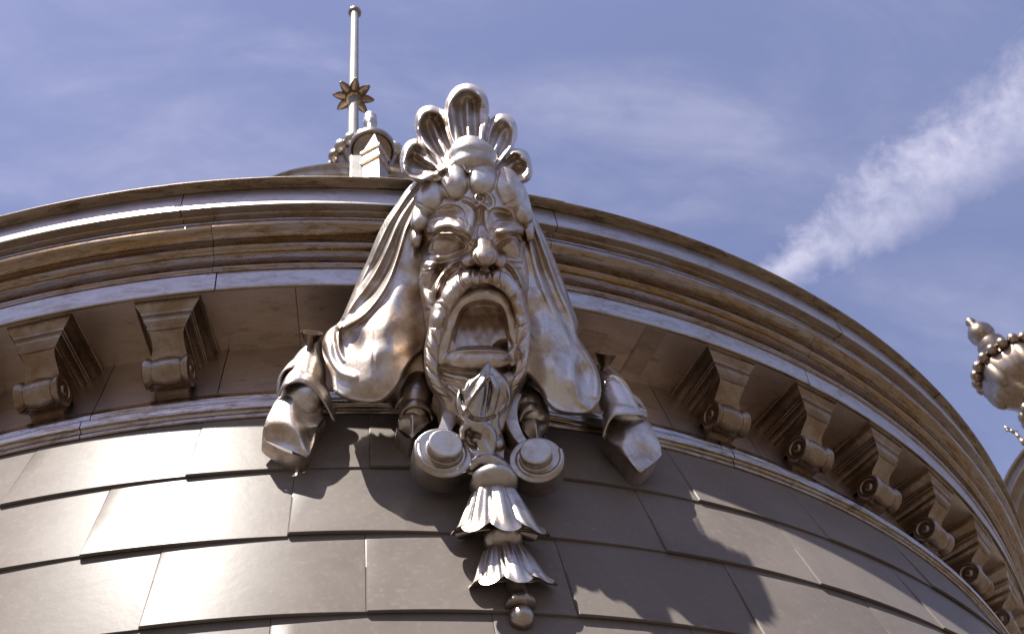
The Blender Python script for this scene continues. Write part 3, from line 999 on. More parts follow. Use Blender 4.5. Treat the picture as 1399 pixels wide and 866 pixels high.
f.wave(.0005, 22, 3)
FACE_OUT = [(575, 300), (584, 262), (620, 242), (660, 238), (700, 248), (722, 285), (725, 330), (724, 380), (727, 420), (727, 470), (722, 512), (706, 545), (692, 592), (650, 600), (612, 578), (598, 548), (582, 520), (575, 470), (573, 420), (569, 385), (569, 355), (570, 325)]
face_o = link('face', f.mesh('face', FACE_OUT, 9, .07, .14), M['face'], mask)

# ---- head band of swelling curls
h = Relief(558, 212, 732, 345, [(566, 330, .0), (575, 290, .02), (600, 250, .04), (640, 235, .06), (680, 235, .06), (710, 265, .03), (725, 310, .0), (650, 280, .06), (600, 300, .04), (700, 300, .04)])
h.D = h.D - .035
BULB = [(570, 325, 10, 14, .022, .036, 4), (575, 299, 14, 18, .040, .044, 14), (590.5, 268, 21, 27, .056, .056, 24), (622.5, 249, 23, 27, .074, .060, 8), (659, 245, 22.5, 26, .084, .062, 0), (694, 257, 21, 32, .074, .058, -14), (713, 288, 16, 21, .050, .048, -16), (721, 316, 10.5, 15, .026, .038, -8)]
for b in BULB: h.dome(b[0], b[1], b[2], b[3], b[4], b[5], b[6], .0015, 2.15)
for a, b in zip(BULB[1:-2], BULB[2:-1]):
    mx, my = (a[0] + b[0]) / 2, (a[1] + b[1]) / 2
    nx, ny = -(b[1] - a[1]), b[0] - a[0]; q = math.hypot(nx, ny); nx, ny = nx / q, ny / q
    h.cut([(mx - nx * 20, my - ny * 20, 2.2, .002), (mx, my, 2.4, .006), (mx + nx * 20, my + ny * 20, 2.2, .003)])
h.blur(.6); h.wave(.0006, 20, 8)
HB_OUT = [(560, 338), (560, 310), (564, 285), (571, 262), (585, 243), (605, 227), (622, 223), (640, 222), (659, 220), (678, 224), (698, 230), (712, 246), (722, 268), (728, 296), (730, 328), (722, 334), (714, 312), (702, 300), (692, 289), (680, 272), (668, 268), (650, 268), (638, 271), (622, 274), (607, 284), (596, 294), (588, 306), (580, 320), (572, 340)]
headband = link('headband', h.mesh('headband', HB_OUT, 2.5, .03, .12), M['sculpt'], mask)
# ---- moustache
mo = Relief(576, 355, 732, 470, [(590, 440, .08), (600, 400, .105), (640, 375, .125), (664, 380, .128), (690, 382, .120), (712, 410, .095), (720, 450, .07), (650, 420, .11)])
mo.D = mo.D - .03
mo.roll([(662, 382, 9, .126), (652, 379, 12, .128), (640, 380, 13.5, .126), (624, 393, 14, .120), (611, 411, 13.5, .110), (601, 432, 13, .098), (597, 456, 11.5, .088)], .003, 1.15)
mo.roll([(664, 383, 9, .126), (676, 380, 12, .126), (689, 386, 13, .120), (701, 400, 12.5, .110), (709, 418, 12, .098), (714, 438, 11.5, .088), (715, 458, 10.5, .080)], .003, 1.15)
for lst in ([(640, 379, 12, .010), (621, 391, 12, .006), (612, 403, 12, .007), (599, 437, 12, .012)], [(677, 379, 9, .007), (689, 385, 11, .009), (701, 400, 11, .008), (710, 420, 10, .008), (714, 442, 10, .008)]):
    for x, y, w_, hh in lst: mo.add([(x - 1, y - 2, w_, hh), (x + 1, y + 2, w_, hh)])
for pth in ([(647, 363), (644, 376), (649, 393)], [(629, 369), (630, 384), (641, 397)], [(596, 415), (604, 416), (611, 424), (613, 440)], [(657, 368), (656, 380), (659, 393)],
            [(670, 368), (671, 380), (668, 393)], [(683, 367), (681, 380), (683, 396)], [(711, 394), (703, 405), (696, 413)], [(724, 440), (713, 446), (703, 446)], [(586, 450), (595, 452), (606, 462)]):
    n_ = len(pth); mo.cut([(x, y, 3.0, .008 if 0 < i < n_ - 1 else .004) for i, (x, y) in enumerate(pth)])
for x, y, x2, y2 in ((624, 381, 632, 401), (617, 388, 624, 408), (604, 408, 616, 420), (694, 384, 688, 402), (706, 402, 698, 414), (663, 372, 663, 390)):
    mo.cut([(x, y, 1.6, .002), ((x + x2) / 2, (y + y2) / 2, 1.8, .0022), (x2, y2, 1.6, .002)])
mo.blur(.5)
MO_OUT = [(664, 389), (652, 392), (643, 395), (629, 407), (620, 422), (611, 442), (607, 462), (592, 464), (586, 452), (586, 434), (591, 415), (602, 394), (614, 380), (628, 368.5), (642, 364.5), (652, 367), (664, 372), (676, 367), (690, 370), (701, 379), (712, 394), (718, 414), (723, 436), (725, 458), (706, 462), (702, 438), (695, 412), (684, 398)]
moustache = link('moustache', mo.mesh('moustache', MO_OUT, 4, .03, .06), M['face'], mask)


def braid(path, out, sg, ph):
    b = Relief(574, 430, 734, 548, [(590, 450, .06), (590, 500, .05), (610, 540, .06), (715, 450, .05), (715, 500, .045), (700, 530, .05), (650, 480, .06)])
    b.D = b.D - .03
    b.roll(path, .002, 1.25)
    d, e, s_, arc = b.near(path)
    w = np.maximum(e[..., 0], 1)
    q = np.sin(np.pi * (arc / 24.0 + sg * s_ * d / w * .52 + ph))
    b.D = b.D + .013 * (np.abs(q) ** .55 - .6) * np.clip(1.15 - d / w, 0, 1)
    q2 = np.abs(np.sin(3 * np.pi * (arc / 24.0 + sg * s_ * d / w * .52 + ph)))
    b.D = b.D - .0022 * np.exp(-(q2 * 4) ** 2)
    b.blur(.5)
    return link('braid', b.mesh('braid', out, 3, .025, .07), M['face'], mask)


braid([(598, 446, 12, .088), (593, 464, 12, .088), (590.5, 482, 11.5, .086), (590.5, 500, 11, .084), (594, 517, 10, .080), (602, 532, 7.5, .076), (610, 542, 4, .072)],
      [(586, 446), (582, 462), (579.5, 480), (580, 500), (583, 515), (591, 532), (604, 541), (612, 543), (610, 534), (603, 522), (600, 508), (600, 490), (603, 470), (608, 450)], 1, .35)
braid([(713, 440, 11.5, .080), (714, 458, 11.5, .080), (714, 476, 11, .078), (712.5, 494, 10, .076), (708, 511, 9, .072), (702, 526, 6.5, .070), (698, 536, 4, .066)],
      [(723, 440), (725, 458), (724, 478), (721, 498), (715, 515), (708, 528), (698, 537), (696, 528), (700, 514), (704, 498), (705, 480), (704, 460), (703, 442)], -1, .1)

# ---- veils falling at both sides
v = Relief(436, 234, 600, 560, [(588, 248, .02), (560, 260, -.02), (545, 283, -.04), (570, 285, .0), (525, 308, -.06), (552, 312, -.01), (576, 330, .0), (505, 354, -.075), (530, 350, -.03), (560, 360, .01), (580, 380, .0),
    (488, 392, -.08), (515, 395, -.02), (545, 400, .025), (574, 410, .0), (466, 444, -.06), (500, 440, .02), (535, 440, .055), (568, 445, .01), (446, 470, -.04), (480, 480, .02), (515, 480, .070), (548, 480, .045), (572, 480, .0),
    (456, 520, -.005), (486, 520, .055), (515, 525, .068), (540, 515, .05), (488, 547, .045), (515, 548, .05)])
v.edge([(570, 246, .006), (555, 264, .014), (534, 298, .016), (518, 329, .014), (508, 353, .010), (492, 384, .004)][::-1], 5, 8)
v.add([(571, 249, 4, .006), (555, 269, 5, .012), (534, 301, 5, .012), (517, 333, 5, .010), (506, 358, 5, .006)])
v.cut([(574, 256, 3.5, .006), (553, 284, 5, .014), (536, 310, 5.5, .016), (523, 338, 6, .016), (510, 364, 6, .012), (492, 394, 6, .006)])
v.add([(577, 255, 4, .010), (558, 279, 5.5, .020), (543, 303, 5.5, .024), (531, 333, 5.5, .024), (518, 361, 5.5, .022), (501, 389, 5.5, .020), (483, 412, 6, .016), (468, 433, 6, .010)])
v.cut([(579, 263, 3.5, .008), (562, 289, 5, .016), (548, 316, 6, .018), (537, 347, 7, .018), (523, 378, 8, .020), (504, 405, 8, .018), (484, 428, 7, .012)])
v.add([(583, 262, 4, .014), (567, 284, 5.5, .022), (553, 313, 5.5, .024), (543, 348, 5.5, .024), (530, 383, 6, .026), (514, 409, 6.5, .028), (494, 431, 7, .030), (477, 442, 7, .028), (465, 447, 7, .024)])
v.add([(586, 268, 4, .008), (577, 292, 5, .010), (570, 322, 5, .008), (566, 350, 6, .005)])
v.edge([(530, 392, .0), (514, 415, .014), (494, 437, .022), (477, 448, .022), (464, 453, .016)][::-1], 4, 14) if False else None
v.add([(463, 446, 6.5, .020), (461, 460, 6, .022), (464, 478, 5.5, .014), (470, 492, 5, .006)])
v.dent(480, 468, 19, 26, .030, 25)
v.add([(450, 470, 7, .008), (452, 490, 9, .012), (464, 508, 10, .016), (482, 514, 10, .010)])
v.add([(528, 440, 16, .004), (536, 480, 16, .006)])
v.add([(456, 532, 3, .006), (472, 543, 3, .007), (488, 547, 3, .008), (515, 548, 3, .008), (534, 536, 3, .006), (552, 512, 3, .005)])
v.cut([(508, 440, 2, .001), (510, 480, 2.2, .0035), (512, 520, 2.2, .0035), (513, 545, 2, .002)])
v.blur(1.3); v.wave(.0007, 48, 5)
VL_OUT = [(592, 240), (574, 243), (556, 258), (542, 278), (524, 304), (511, 332), (502, 355), (487, 387), (474, 418), (463, 440), (447, 453), (440, 470), (443, 490), (453, 514), (457, 536), (474, 546), (488, 550), (516, 552), (540, 534), (557, 505), (570, 488), (584, 470), (590, 400), (586, 330), (584, 295), (594, 268)]
link('veil', v.mesh('veil', VL_OUT, 7, .035, .10), M['sculpt'], mask)
v = Relief(700, 250, 828, 575, [(716, 265, .02), (726, 292, -.02), (742, 320, -.05), (716, 310, .0), (728, 345, -.005), (753, 350, -.05), (766, 380, -.06), (722, 380, .0), (740, 400, .015), (716, 440, .0), (762, 410, -.02), (787, 440, -.06), (742, 450, .04), (770, 455, .01), (730, 490, .03),
    (752, 500, .055), (785, 490, .015), (803, 485, -.03), (770, 520, .06), (800, 520, .015), (818, 515, -.03), (728, 520, .02), (750, 545, .045), (775, 558, .05), (800, 556, .03), (818, 545, .0)])
v.edge([(725, 288, .006), (741, 319, .012), (753, 346, .012), (765, 375, .010), (778, 412, .006)], 5, 8)
v.add([(723, 284, 4, .010), (730, 305, 5, .018), (740, 332, 5, .022), (753, 368, 5, .022), (764, 397, 5.5, .022), (775, 422, 6, .022), (786, 450, 6, .018), (790, 462, 5, .008)])
v.add([(730, 293, 3, .006), (744, 325, 3.5, .012), (758, 358, 4, .012), (772, 398, 4, .010), (784, 430, 4, .006)])
v.cut([(728, 294, 3, .006), (739, 318, 3.5, .012), (752, 350, 4, .013), (764, 382, 4, .010), (776, 412, 4, .006)])
v.cut([(722, 300, 4, .008), (731, 332, 6, .014), (742, 368, 7, .016), (754, 402, 7, .014), (766, 432, 7, .008)])
v.add([(718, 298, 4, .008), (725, 335, 5.5, .014), (735, 375, 6, .016), (749, 409, 7, .016), (764, 440, 8, .014), (777, 468, 9, .010)])
v.add([(788, 462, 6, .010), (800, 480, 7, .018), (811, 500, 7, .020), (817, 522, 6, .018), (815, 542, 5, .012)])
v.dent(796, 512, 11, 26, .030, -12); v.add([(782, 490, 8, .008), (784, 520, 9, .014), (790, 545, 8, .012), (802, 556, 6, .01)])
v.add([(745, 545, 3, .006), (760, 558, 3, .008), (780, 563, 3, .008), (803, 562, 3, .008), (816, 548, 3, .005)])
v.cut([(741, 400, 2, .001), (746, 450, 2.2, .0035), (753, 500, 2.2, .0035), (760, 550, 2, .002)])
v.blur(1.3); v.wave(.0007, 48, 6)
VR_OUT = [(708, 262), (718, 266), (727, 288), (742, 318), (755, 347), (767, 376), (779, 410), (790, 441), (789, 458), (803, 480), (818, 508), (821, 540), (812, 558), (802, 566), (778, 567), (758, 562), (747, 552), (738, 535), (722, 515), (708, 500), (706, 440), (704, 370), (704, 300)]
link('veil', v.mesh('veil', VR_OUT, 7, .035, .10), M['sculpt'], mask)

# ---- shell crest: overlapping hollow flutes with thick rolled rims
PXC = .0028
k_ = Relief(536, 106, 736, 268, [(545, 230, .050), (570, 200, .015), (590, 150, -.025), (638, 115, -.050), (688, 160, -.025), (720, 215, .015), (725, 245, .05), (640, 200, .035), (600, 240, .075), (690, 245, .075), (560, 250, .06), (645, 250, .09)])
base_k = k_.D.copy()
LOBES = [([(547, 222), (549, 206), (557, 194), (569, 190), (580, 196), (590, 210), (604, 226), (616, 238), (604, 248), (586, 250), (566, 247), (552, 238)], .014, (574, 218), 36, [(612, 238), (588, 222), (566, 204)], 9),
         ([(727, 236), (725, 220), (717, 207), (705, 203), (693, 207), (685, 219), (676, 236), (680, 246), (694, 252), (712, 251), (722, 246)], .014, (706, 228), 30, [(680, 242), (694, 230), (710, 214)], 8),
         ([(567, 178), (568, 160), (576, 148), (589, 144.5), (602, 149), (610, 162), (616, 184), (624, 212), (632, 236), (616, 244), (602, 232), (587, 212), (574, 196)], .022, (591, 178), 40, [(624, 236), (604, 200), (589, 160)], 9),
         ([(706, 186), (705, 170), (698, 160), (686, 156), (674, 161), (667, 174), (663, 196), (656, 222), (652, 238), (664, 244), (676, 234), (690, 218), (701, 203)], .022, (687, 186), 36, [(658, 236), (676, 206), (688, 172)], 9),
         ([(607, 158), (610, 138), (621, 121), (638, 114.5), (655, 120), (666, 137), (668.5, 158), (666, 180), (660, 204), (652, 230), (642, 240), (632, 232), (622, 208), (612, 182)], .036, (638, 160), 46, [(643, 236), (641, 190), (638, 134)], 10)]
for poly, lift, cen, R0, rib, rw in LOBES:
    sd = k_.inside(poly)
    yr_ = (sd * 0 + rib[0][1]); tt_ = np.clip(((k_.X - rib[0][0]) * (rib[2][0] - rib[0][0]) + (k_.Y - rib[0][1]) * (rib[2][1] - rib[0][1])) / ((rib[2][0] - rib[0][0]) ** 2 + (rib[2][1] - rib[0][1]) ** 2), 0, 1)
    fade = .25 + .75 * np.clip((tt_ - .1) / .6, 0, 1)
    prof_ = lift + (.35 + .65 * fade) * .020 * np.exp(-((sd - 4.0) / 5.0) ** 2) - fade * .004 * (1 - np.exp(-(np.maximum(sd - 4, 0) / 12.0) ** 2))
    ux, uy = rib[2][0] - rib[0][0], rib[2][1] - rib[0][1]; ul = math.hypot(ux, uy); hgt = tt_ * 0 + ((k_.X - rib[2][0]) * ux + (k_.Y - rib[2][1]) * uy) / ul
    tip = np.exp(-((sd - 8.5) / 6.5) ** 2) * np.clip((hgt + 16) / 20, 0, 1)      # the fat rolled over tip
    prof_ = prof_ + .034 * tip - .006 * np.exp(-((hgt + 6) / 16) ** 2) * np.clip((sd - 10) / 8, 0, 1)
    cand = base_k + prof_ - .014 * np.clip(1 - sd / 4.0, 0, 1) ** 2
    k_.D = np.where(sd > -.2, cand, k_.D)
    # folds fanning out of the root
    m0 = k_.D.copy()
    k_.add([(rib[0][0], rib[0][1], 7, .016), (rib[1][0], rib[1][1], 7, .022), (rib[2][0], rib[2][1] + 4, 6, .012)])
    tx, ty = rib[2][0] - rib[0][0], rib[2][1] - rib[0][1]; q = math.hypot(tx, ty); nx, ny = -ty / q, tx / q
    for sg in (-1, 1):
        k_.cut([(rib[0][0] + nx * sg * 3, rib[0][1] + ny * sg * 3, 4, .008), (rib[1][0] + nx * sg * 8, rib[1][1] + ny * sg * 8, 6, .016), (rib[2][0] + nx * sg * 9, rib[2][1] + ny * sg * 9 + 6, 7, .012)])
        k_.add([(rib[0][0] + nx * sg * 6, rib[0][1] + ny * sg * 6, 4, .006), (rib[1][0] + nx * sg * 15, rib[1][1] + ny * sg * 15, 5, .012), (rib[2][0] + nx * sg * 19, rib[2][1] + ny * sg * 19 + 10, 5, .006)])
    k_.D = np.where(sd > 2, k_.D, m0)
k_.add([(548, 218, 6, .008), (549, 230, 7, .018), (558, 242, 8, .026), (574, 244, 8, .028), (592, 238, 8, .026), (606, 230, 7, .022), (614, 226, 6, .012)])
k_.blur(1.0); k_.wave(.0010, 26, 14)
CR_OUT = [(546, 222), (548.5, 206), (556, 194), (568, 189.5), (572, 190), (567, 180), (567, 160), (575, 148), (589, 144), (601, 148), (607, 150), (609, 138), (620, 121), (638, 114), (656, 120), (667, 137), (669, 162), (676, 158), (686, 155.5), (698, 159), (705.5, 170), (707, 187), (702, 202), (712, 203), (721, 209), (726, 221), (728, 237), (723, 247), (712, 252), (695, 256), (668, 262), (640, 264), (606, 258), (584, 251), (566, 248), (551, 239)]
crest = link('shell_crest', k_.mesh('shell_crest', CR_OUT, 5, .035, .05), M['sculpt'], mask)
bs = Vol(at(645, 213, .08) - .15, at(645, 213, .08) + .15, .003)
bs.ell(at(646, 216, .070), (.088, .066, .070), .01)
bs.ell(at(648, 228, .085), (.080, .050, .045), .02)
bs.ell(at(642, 206, .062), (.060, .055, .050), .02)
bs.chain([A4(606, 247, .088, .008), A4(609, 236, .096, .009), A4(620, 231, .100, .009), A4(623, 238, .105, .008), A4(616, 241, .104, .007)], .004)
bs.chain([A4(690, 249, .085, .008), A4(686, 240, .092, .009), A4(679, 237, .096, .009), A4(677, 243, .1, .007)], .004)
link('crest_boss', bs.mesh('crest_boss'), M['sculpt'], crest)

# ---- hollow back of the head, joining it to the cornice
bk = Vol([-.40, -.62, -.50], [.40, .06, .50], .008)
bk.ell([.02, -.26, .0], (.22, .22, .34), .02)
bk.ell([-.14, -.24, -.10], (.19, .20, .22), .05)
bk.ell([.14, -.24, -.10], (.17, .20, .22), .05)
link('back_shell', bk.mesh('back_shell'), M['face'], mask)

# ---- beard of curling leaves below the lip
b = Relief(596, 482, 716, 652, [(664, 492, .125), (640, 540, .125), (626, 534, .135), (664, 530, .150), (690, 545, .118), (668, 560, .150), (690, 510, .105), (632, 590, .125), (655, 600, .135), (680, 600, .125), (640, 625, .118), (668, 640, .130), (696, 630, .115), (610, 560, .11), (704, 580, .10)])
b.D = b.D - .012
# great leaf, left and right blades with a crease between them
b.roll([(666, 494, 5, .138), (661, 508, 10, .142), (654, 526, 15, .146), (649, 546, 17, .146), (648, 564, 17, .142), (654, 580, 15, .136), (660, 598, 12, .130), (664, 618, 12, .126)], .008, 1.0)
b.roll([(668, 500, 3, .136), (676, 512, 8, .134), (685, 526, 11, .130), (686, 543, 10, .128), (679, 558, 9, .124), (675, 576, 8, .124), (672, 592, 7, .126)], .004, 1.1)
b.roll([(672, 515, 4, .150), (677, 530, 6, .150), (674, 548, 6, .146), (668, 566, 6, .142), (666, 584, 5, .138)], .003, 1.2)
b.roll([(697, 514, 3, .124), (694, 524, 5, .130), (697, 538, 6, .130), (692, 552, 6, .126)], .003, 1.2)
b.edge([(670, 572, .004), (667, 548, .012), (668, 524, .014), (667, 504, .008)], 2.5, 9) if False else None
b.cut([(664, 508, 2.2, .004), (665, 526, 3.2, .012), (663, 546, 3.2, .012), (658, 566, 3.2, .010)])
b.add([(668, 512, 3.5, .008), (660, 521, 5, .020), (650, 534, 5.5, .022), (641, 548, 5, .016), (635, 560, 4, .006)])
b.cut([(658, 512, 3, .004), (648, 524, 4, .012), (640, 538, 3.5, .012), (635, 550, 3, .006)])
# fingers of the flame
b.roll([(626.5, 532, 2.0, .150), (625, 540, 4.0, .150), (626, 550, 6.5, .146), (631, 562, 8.5, .140), (640, 573, 9, .132)], .003, 1.3)
b.roll([(641, 519, 2.2, .158), (637, 527, 4.0, .158), (635.5, 536, 5.0, .154), (637, 546, 5.5, .148)], .003, 1.3)
b.cut([(632, 536, 2.5, .006), (632, 548, 3, .014), (637, 560, 3, .012), (645, 570, 3, .008)])
b.cut([(634, 566, 3, .006), (648, 572, 4, .012), (662, 573, 4, .012), (676, 568, 3, .006)])
# right edge tucking under
b.add([(692, 522, 4, .006), (696, 538, 5, .014), (694, 552, 5, .014), (684, 562, 5, .008)])
b.cut([(682, 566, 3, .010), (690, 560, 3, .008)])
# hooded curl and its ball
b.roll([(632, 597, 5, .132), (632, 586, 7, .138), (640, 578.5, 7.5, .144), (652, 578, 7.5, .146), (664, 584, 7.5, .144), (672, 594, 7, .138), (672, 608, 6.5, .132), (670, 622, 6, .128)], .003, 1.2)
b.dent(650, 595, 12, 7, .016, 15)
b.dome(651, 600, 8, 6.5, .120, .028, 0, .002)
b.roll([(640, 612, 5, .120), (650, 618, 8, .126), (662, 620, 8, .126)], .006, 1.0)
b.dome(682, 606, 7.5, 10, .108, .030, 0, .003)
b.roll([(676, 578, 5, .124), (680, 590, 5, .120), (676, 600, 4, .118)], .003, 1.1)
# flaring foot
b.roll([(645, 636, 9, .118), (657, 628, 11, .126), (671, 630, 11, .128), (688, 638, 10, .118)], .006, 1.1)
b.edge([(690, 630, .006), (674, 622, .012), (660, 622, .014), (646, 630, .006)][::-1], 2.5, 8)
b.blur(.55); b.wave(.0005, 20, 9)
BE_OUT = [(667, 491), (660, 500), (653, 510), (646, 516), (641, 517), (636, 523), (632, 531), (627, 530.5), (623, 539), (621, 552), (624, 566), (631, 576), (627, 588), (629, 602), (638, 613), (642, 622), (640, 632), (634, 642), (640, 650), (668, 652), (698, 650), (701, 640), (692, 628), (691, 610), (687, 594), (683, 580), (684, 568), (694, 560), (699, 546), (697, 526), (690, 514), (681, 506), (673, 498)]
beard = link('beard', b.mesh('beard', BE_OUT, 3.5, .035, .10), M['bright'], mask)


# ---- volutes and their straps
def frame_r(px, py, rr):
    return atr(px, py, rr)


NR = LB @ ER; UZ = LB @ np.array([0, 0, 1.0]); NX = np.array([1.0, 0, 0])


def volute(cx, cy, sg, rr, R, tiltx):
    c = frame_r(cx, cy, rr)
    n = NR + NX * tiltx - UZ * .22; n /= np.linalg.norm(n)
    x = NX - (NX @ n) * n; x /= np.linalg.norm(x); y = np.cross(n, x); y *= np.sign(y @ UZ)
    v = Vol(c - R * 1.7, c + R * 1.7 + UZ * .02, .0026)

    def cylf(R_, h0, h1, c0, rnd=.006):
        def fn(X, Y, Z):
            qx, qy, qz = X - c0[0], Y - c0[1], Z - c0[2]
            a = qx * x[0] + qy * x[1] + qz * x[2]; b = qx * y[0] + qy * y[1] + qz * y[2]; h = qx * n[0] + qy * n[1] + qz * n[2]
            dr = np.sqrt(a * a + b * b) - (R_ - rnd); dh = np.abs(h - (h0 + h1) / 2) - ((h1 - h0) / 2 - rnd)
            return np.minimum(np.maximum(dr, dh), 0) + np.sqrt(np.maximum(dr, 0) ** 2 + np.maximum(dh, 0) ** 2) - rnd
        return fn
    v.fun(cylf(R, -.080, 0, c), c - .14, c + .14, .004)
    # one raised turn, spiralling in
    e = c + x * sg * (-R) * .0 + y * R * .10
    v.fun(cylf(R * .57, -.02, .030, e, .004), c - .12, c + .12, .003)
    sp = []
    for i in range(30):
        t = i / 29; an = math.pi * (.9 + 1.5 * t); rad = R * (.95 - .40 * t)
        sp.append(tuple(c + x * (-sg) * math.cos(an) * rad + y * (math.sin(an) * rad + R * .08 * t) + n * .001) + (.0058,))
    v.chain(sp, .006, n=2)
    o = link('volute', v.mesh('volute'), M['bright'], mask)
    return c, n, x, y


def strap(path, w, parent=mask):
    P = smooth_path([R4(*q) for q in path], 8)
    mb = MB(); rows = []
    for i in range(len(P)):
        t = P[min(i + 1, len(P) - 1), :3] - P[max(i - 1, 0), :3]; t /= np.linalg.norm(t)
        s_ = np.cross(t, NR); s_ /= np.linalg.norm(s_); nn = np.cross(s_, t); nn *= np.sign(nn @ NR)
        p = P[i, :3]; h = P[i, 3]
        loop = [p - s_ * h - nn * .05, p - s_ * h + nn * .006, p - s_ * h * .9 + nn * .010, p + s_ * h * .9 + nn * .010, p + s_ * h + nn * .006, p + s_ * h - nn * .05]
        rows.append([tuple(W_(q)) for q in loop])
    mb.grid(rows)
    return mb.build('strap', M['sculpt'], parent, angle=40)


volute(606.5, 617, -1, 3.995, .086, .02)
volute(733, 627, 1, 3.995, .080, -.26)
strap([(600, 538, 3.99, .020), (610, 552, 3.99, .022), (613, 572, 3.99, .022), (606, 592, 3.985, .020), (592, 606, 3.98, .016)], .02)
strap([(705, 540, 3.98, .018), (698, 558, 3.98, .020), (699, 578, 3.98, .020), (706, 596, 3.975, .019), (716, 610, 3.97, .016)], .02)

# ---- hanging pendant of bell flowers
pend_a = atr(672, 650, 3.985); pend_b = atr(713, 843, 3.972)


def rot_frame(a, b):
    u = np.asarray(b) - np.asarray(a); u /= np.linalg.norm(u)
    n = NR - (NR @ u) * u; n /= np.linalg.norm(n)
    return u, n


def bell(name, a, b, r0, r1, petals, parent):
    """bell flower in half relief hanging from a to b, petals ribbed, tips curling outwards"""
    u, n = rot_frame(a, b)
    s_ = np.cross(u, n); Ln = np.linalg.norm(np.asarray(b) - np.asarray(a))
    mb = MB(); P = []
    NA, NH = petals * 20, 34
    for i in range(NA):
        t = 2 * math.pi * i / NA
        c = abs(math.cos(t * petals / 2)); col = []
        for k in range(NH + 8):
            q = min(k / NH, 1.0)
            if q < .16: r = r0 * (.45 + .55 * math.sin(q / .16 * math.pi / 2))
            else:
                w = (q - .16) / .84
                r = r0 * (1 + .30 * math.sin(w * math.pi * .62)) + (r1 - r0 * 1.28) * (.22 * w + .78 * w ** 3.6)
            furrow = math.exp(-(c * 4.2) ** 2)
            rib = math.exp(-((1 - c) * 9) ** 2)
            r *= 1 + .07 * (c - .5) - .24 * furrow * min(1, q * 2.5) * (1 - .35 * q) + .075 * rib * math.sin(q * math.pi) ** .7 + .05 * math.exp(-((q - 1) * 9) ** 2)
            h = Ln * q * (1 - .20 * (1 - c) ** 1.2 * q ** 3)
            if k > NH:                       # closed, hollowed underside
                g_ = (k - NH) / 8
                r *= (1 - g_); h -= Ln * .20 * math.sin(g_ * math.pi * .5) * (1 - .3 * g_)
            xs, xn = r * math.cos(t), r * math.sin(t) * .62
            h += .55 * xn * q ** 2
            col.append(tuple(W_(np.asarray(a) + s_ * xs + n * xn + u * h)))
        P.append(col)
    mb.grid(P, closed_u=True)
    return mb.build(name, M['bright'], parent, angle=65)


def blathe(name, c, ax, prof, mat, parent, n=40):
    mb = MB(); mb.lathe([(max(r, 1e-5), h) for r, h in prof], Vector(W_(c)), Vector(ax @ LB), n)
    return mb.build(name, mat, parent, angle=50)


def bead_prof(R, H, n=12):
    return [(R * math.cos(a) if abs(a) < math.pi / 2 - .01 else 1e-5, H * math.sin(a)) for a in [(-math.pi / 2) + math.pi * i / n for i in range(n + 1)]]


u_, n_ = rot_frame(pend_a, pend_b)
c1 = atr(674.5, 661, 3.968)
pendant = blathe('pendant', c1, u_, bead_prof(.069, .040, 16), M['bright'], mask)
bell('bell_flower', atr(676, 668, 3.965), atr(684.5, 733, 3.945), .066, .126, 8, pendant)
blathe('bead', atr(687.5, 738.5, 3.945), u_, bead_prof(.052, .034, 14), M['bright'], pendant)
bell('bell_flower', atr(689, 745, 3.942), atr(701.5, 802, 3.930), .058, .108, 8, pendant)
Lk = np.linalg.norm(atr(711, 831, 3.932) - atr(704, 795, 3.935))
blathe('neck', atr(704, 795, 3.935), u_, [(.024, 0), (.026, Lk * .45), (.030, Lk * .62), (.040, Lk * .80), (.0405, Lk * .93), (.036, Lk * .97), (.018, Lk * 1.0), (.0, Lk)], M['bright'], pendant)
blathe('ball', atr(712.5, 844, 3.930), u_, bead_prof(.032, .032, 16), M['bright'], pendant)


# ---- rolled scroll ends of the drapery, outer and inner
def patch(mb, c, bulge, n=7):
    """curved four cornered sheet; bulge in metres along its outward normal"""
    A, B, Cc, D = [np.asarray(q, float) for q in c]
    nn = np.cross(B - D, Cc - A); nn /= np.linalg.norm(nn); nn *= np.sign(nn @ NR) or 1
    G = []
    for i in range(n + 1):
        u = i / n; row = []
        for j in range(n + 1):
            v = j / n
            p = (A * (1 - u) + B * u) * (1 - v) + (D * (1 - u) + Cc * u) * v
            p = p + nn * bulge * (16 * u * (1 - u) * v * (1 - v)) ** .7
            row.append(tuple(W_(p)))
        G.append(row)
    mb.grid(G)


def sheet(name, lower, upper, thick, parent, lip=.0045):
    """folded sheet between two edges with a rolled lip along the lower edge"""
    a = smooth_path([atr(*q) for q in lower], 6); b = smooth_path([atr(*q) for q in upper], 6)
    N_ = 40
    ra = np.array([[np.interp(t, np.linspace(0, 1, len(a)), a[:, k]) for k in range(3)] for t in np.linspace(0, 1, N_)])
    rb_ = np.array([[np.interp(t, np.linspace(0, 1, len(b)), b[:, k]) for k in range(3)] for t in np.linspace(0, 1, N_)])
    mb = MB(); rows = []
    for p, q in zip(ra, rb_):
        row = []
        for j in range(9):
            t = j / 8
            row.append(tuple(W_(p * (1 - t) + q * t + NR * .012 * math.sin(t * math.pi))))
        rows.append(row)
    mb.grid(rows)
    o = mb.build(name, M['sculpt'], parent)
    m_ = o.modifiers.new('thickness', 'SOLIDIFY'); m_.thickness = thick; m_.offset = 0
    v = Vol(ra.min(0) - .03, ra.max(0) + .03, .0025)
    v.chain([tuple(p) + (lip,) for p in ra[::2]], .002, n=2)
    link('lip', v.mesh('lip'), M['bright'], o)
    return o


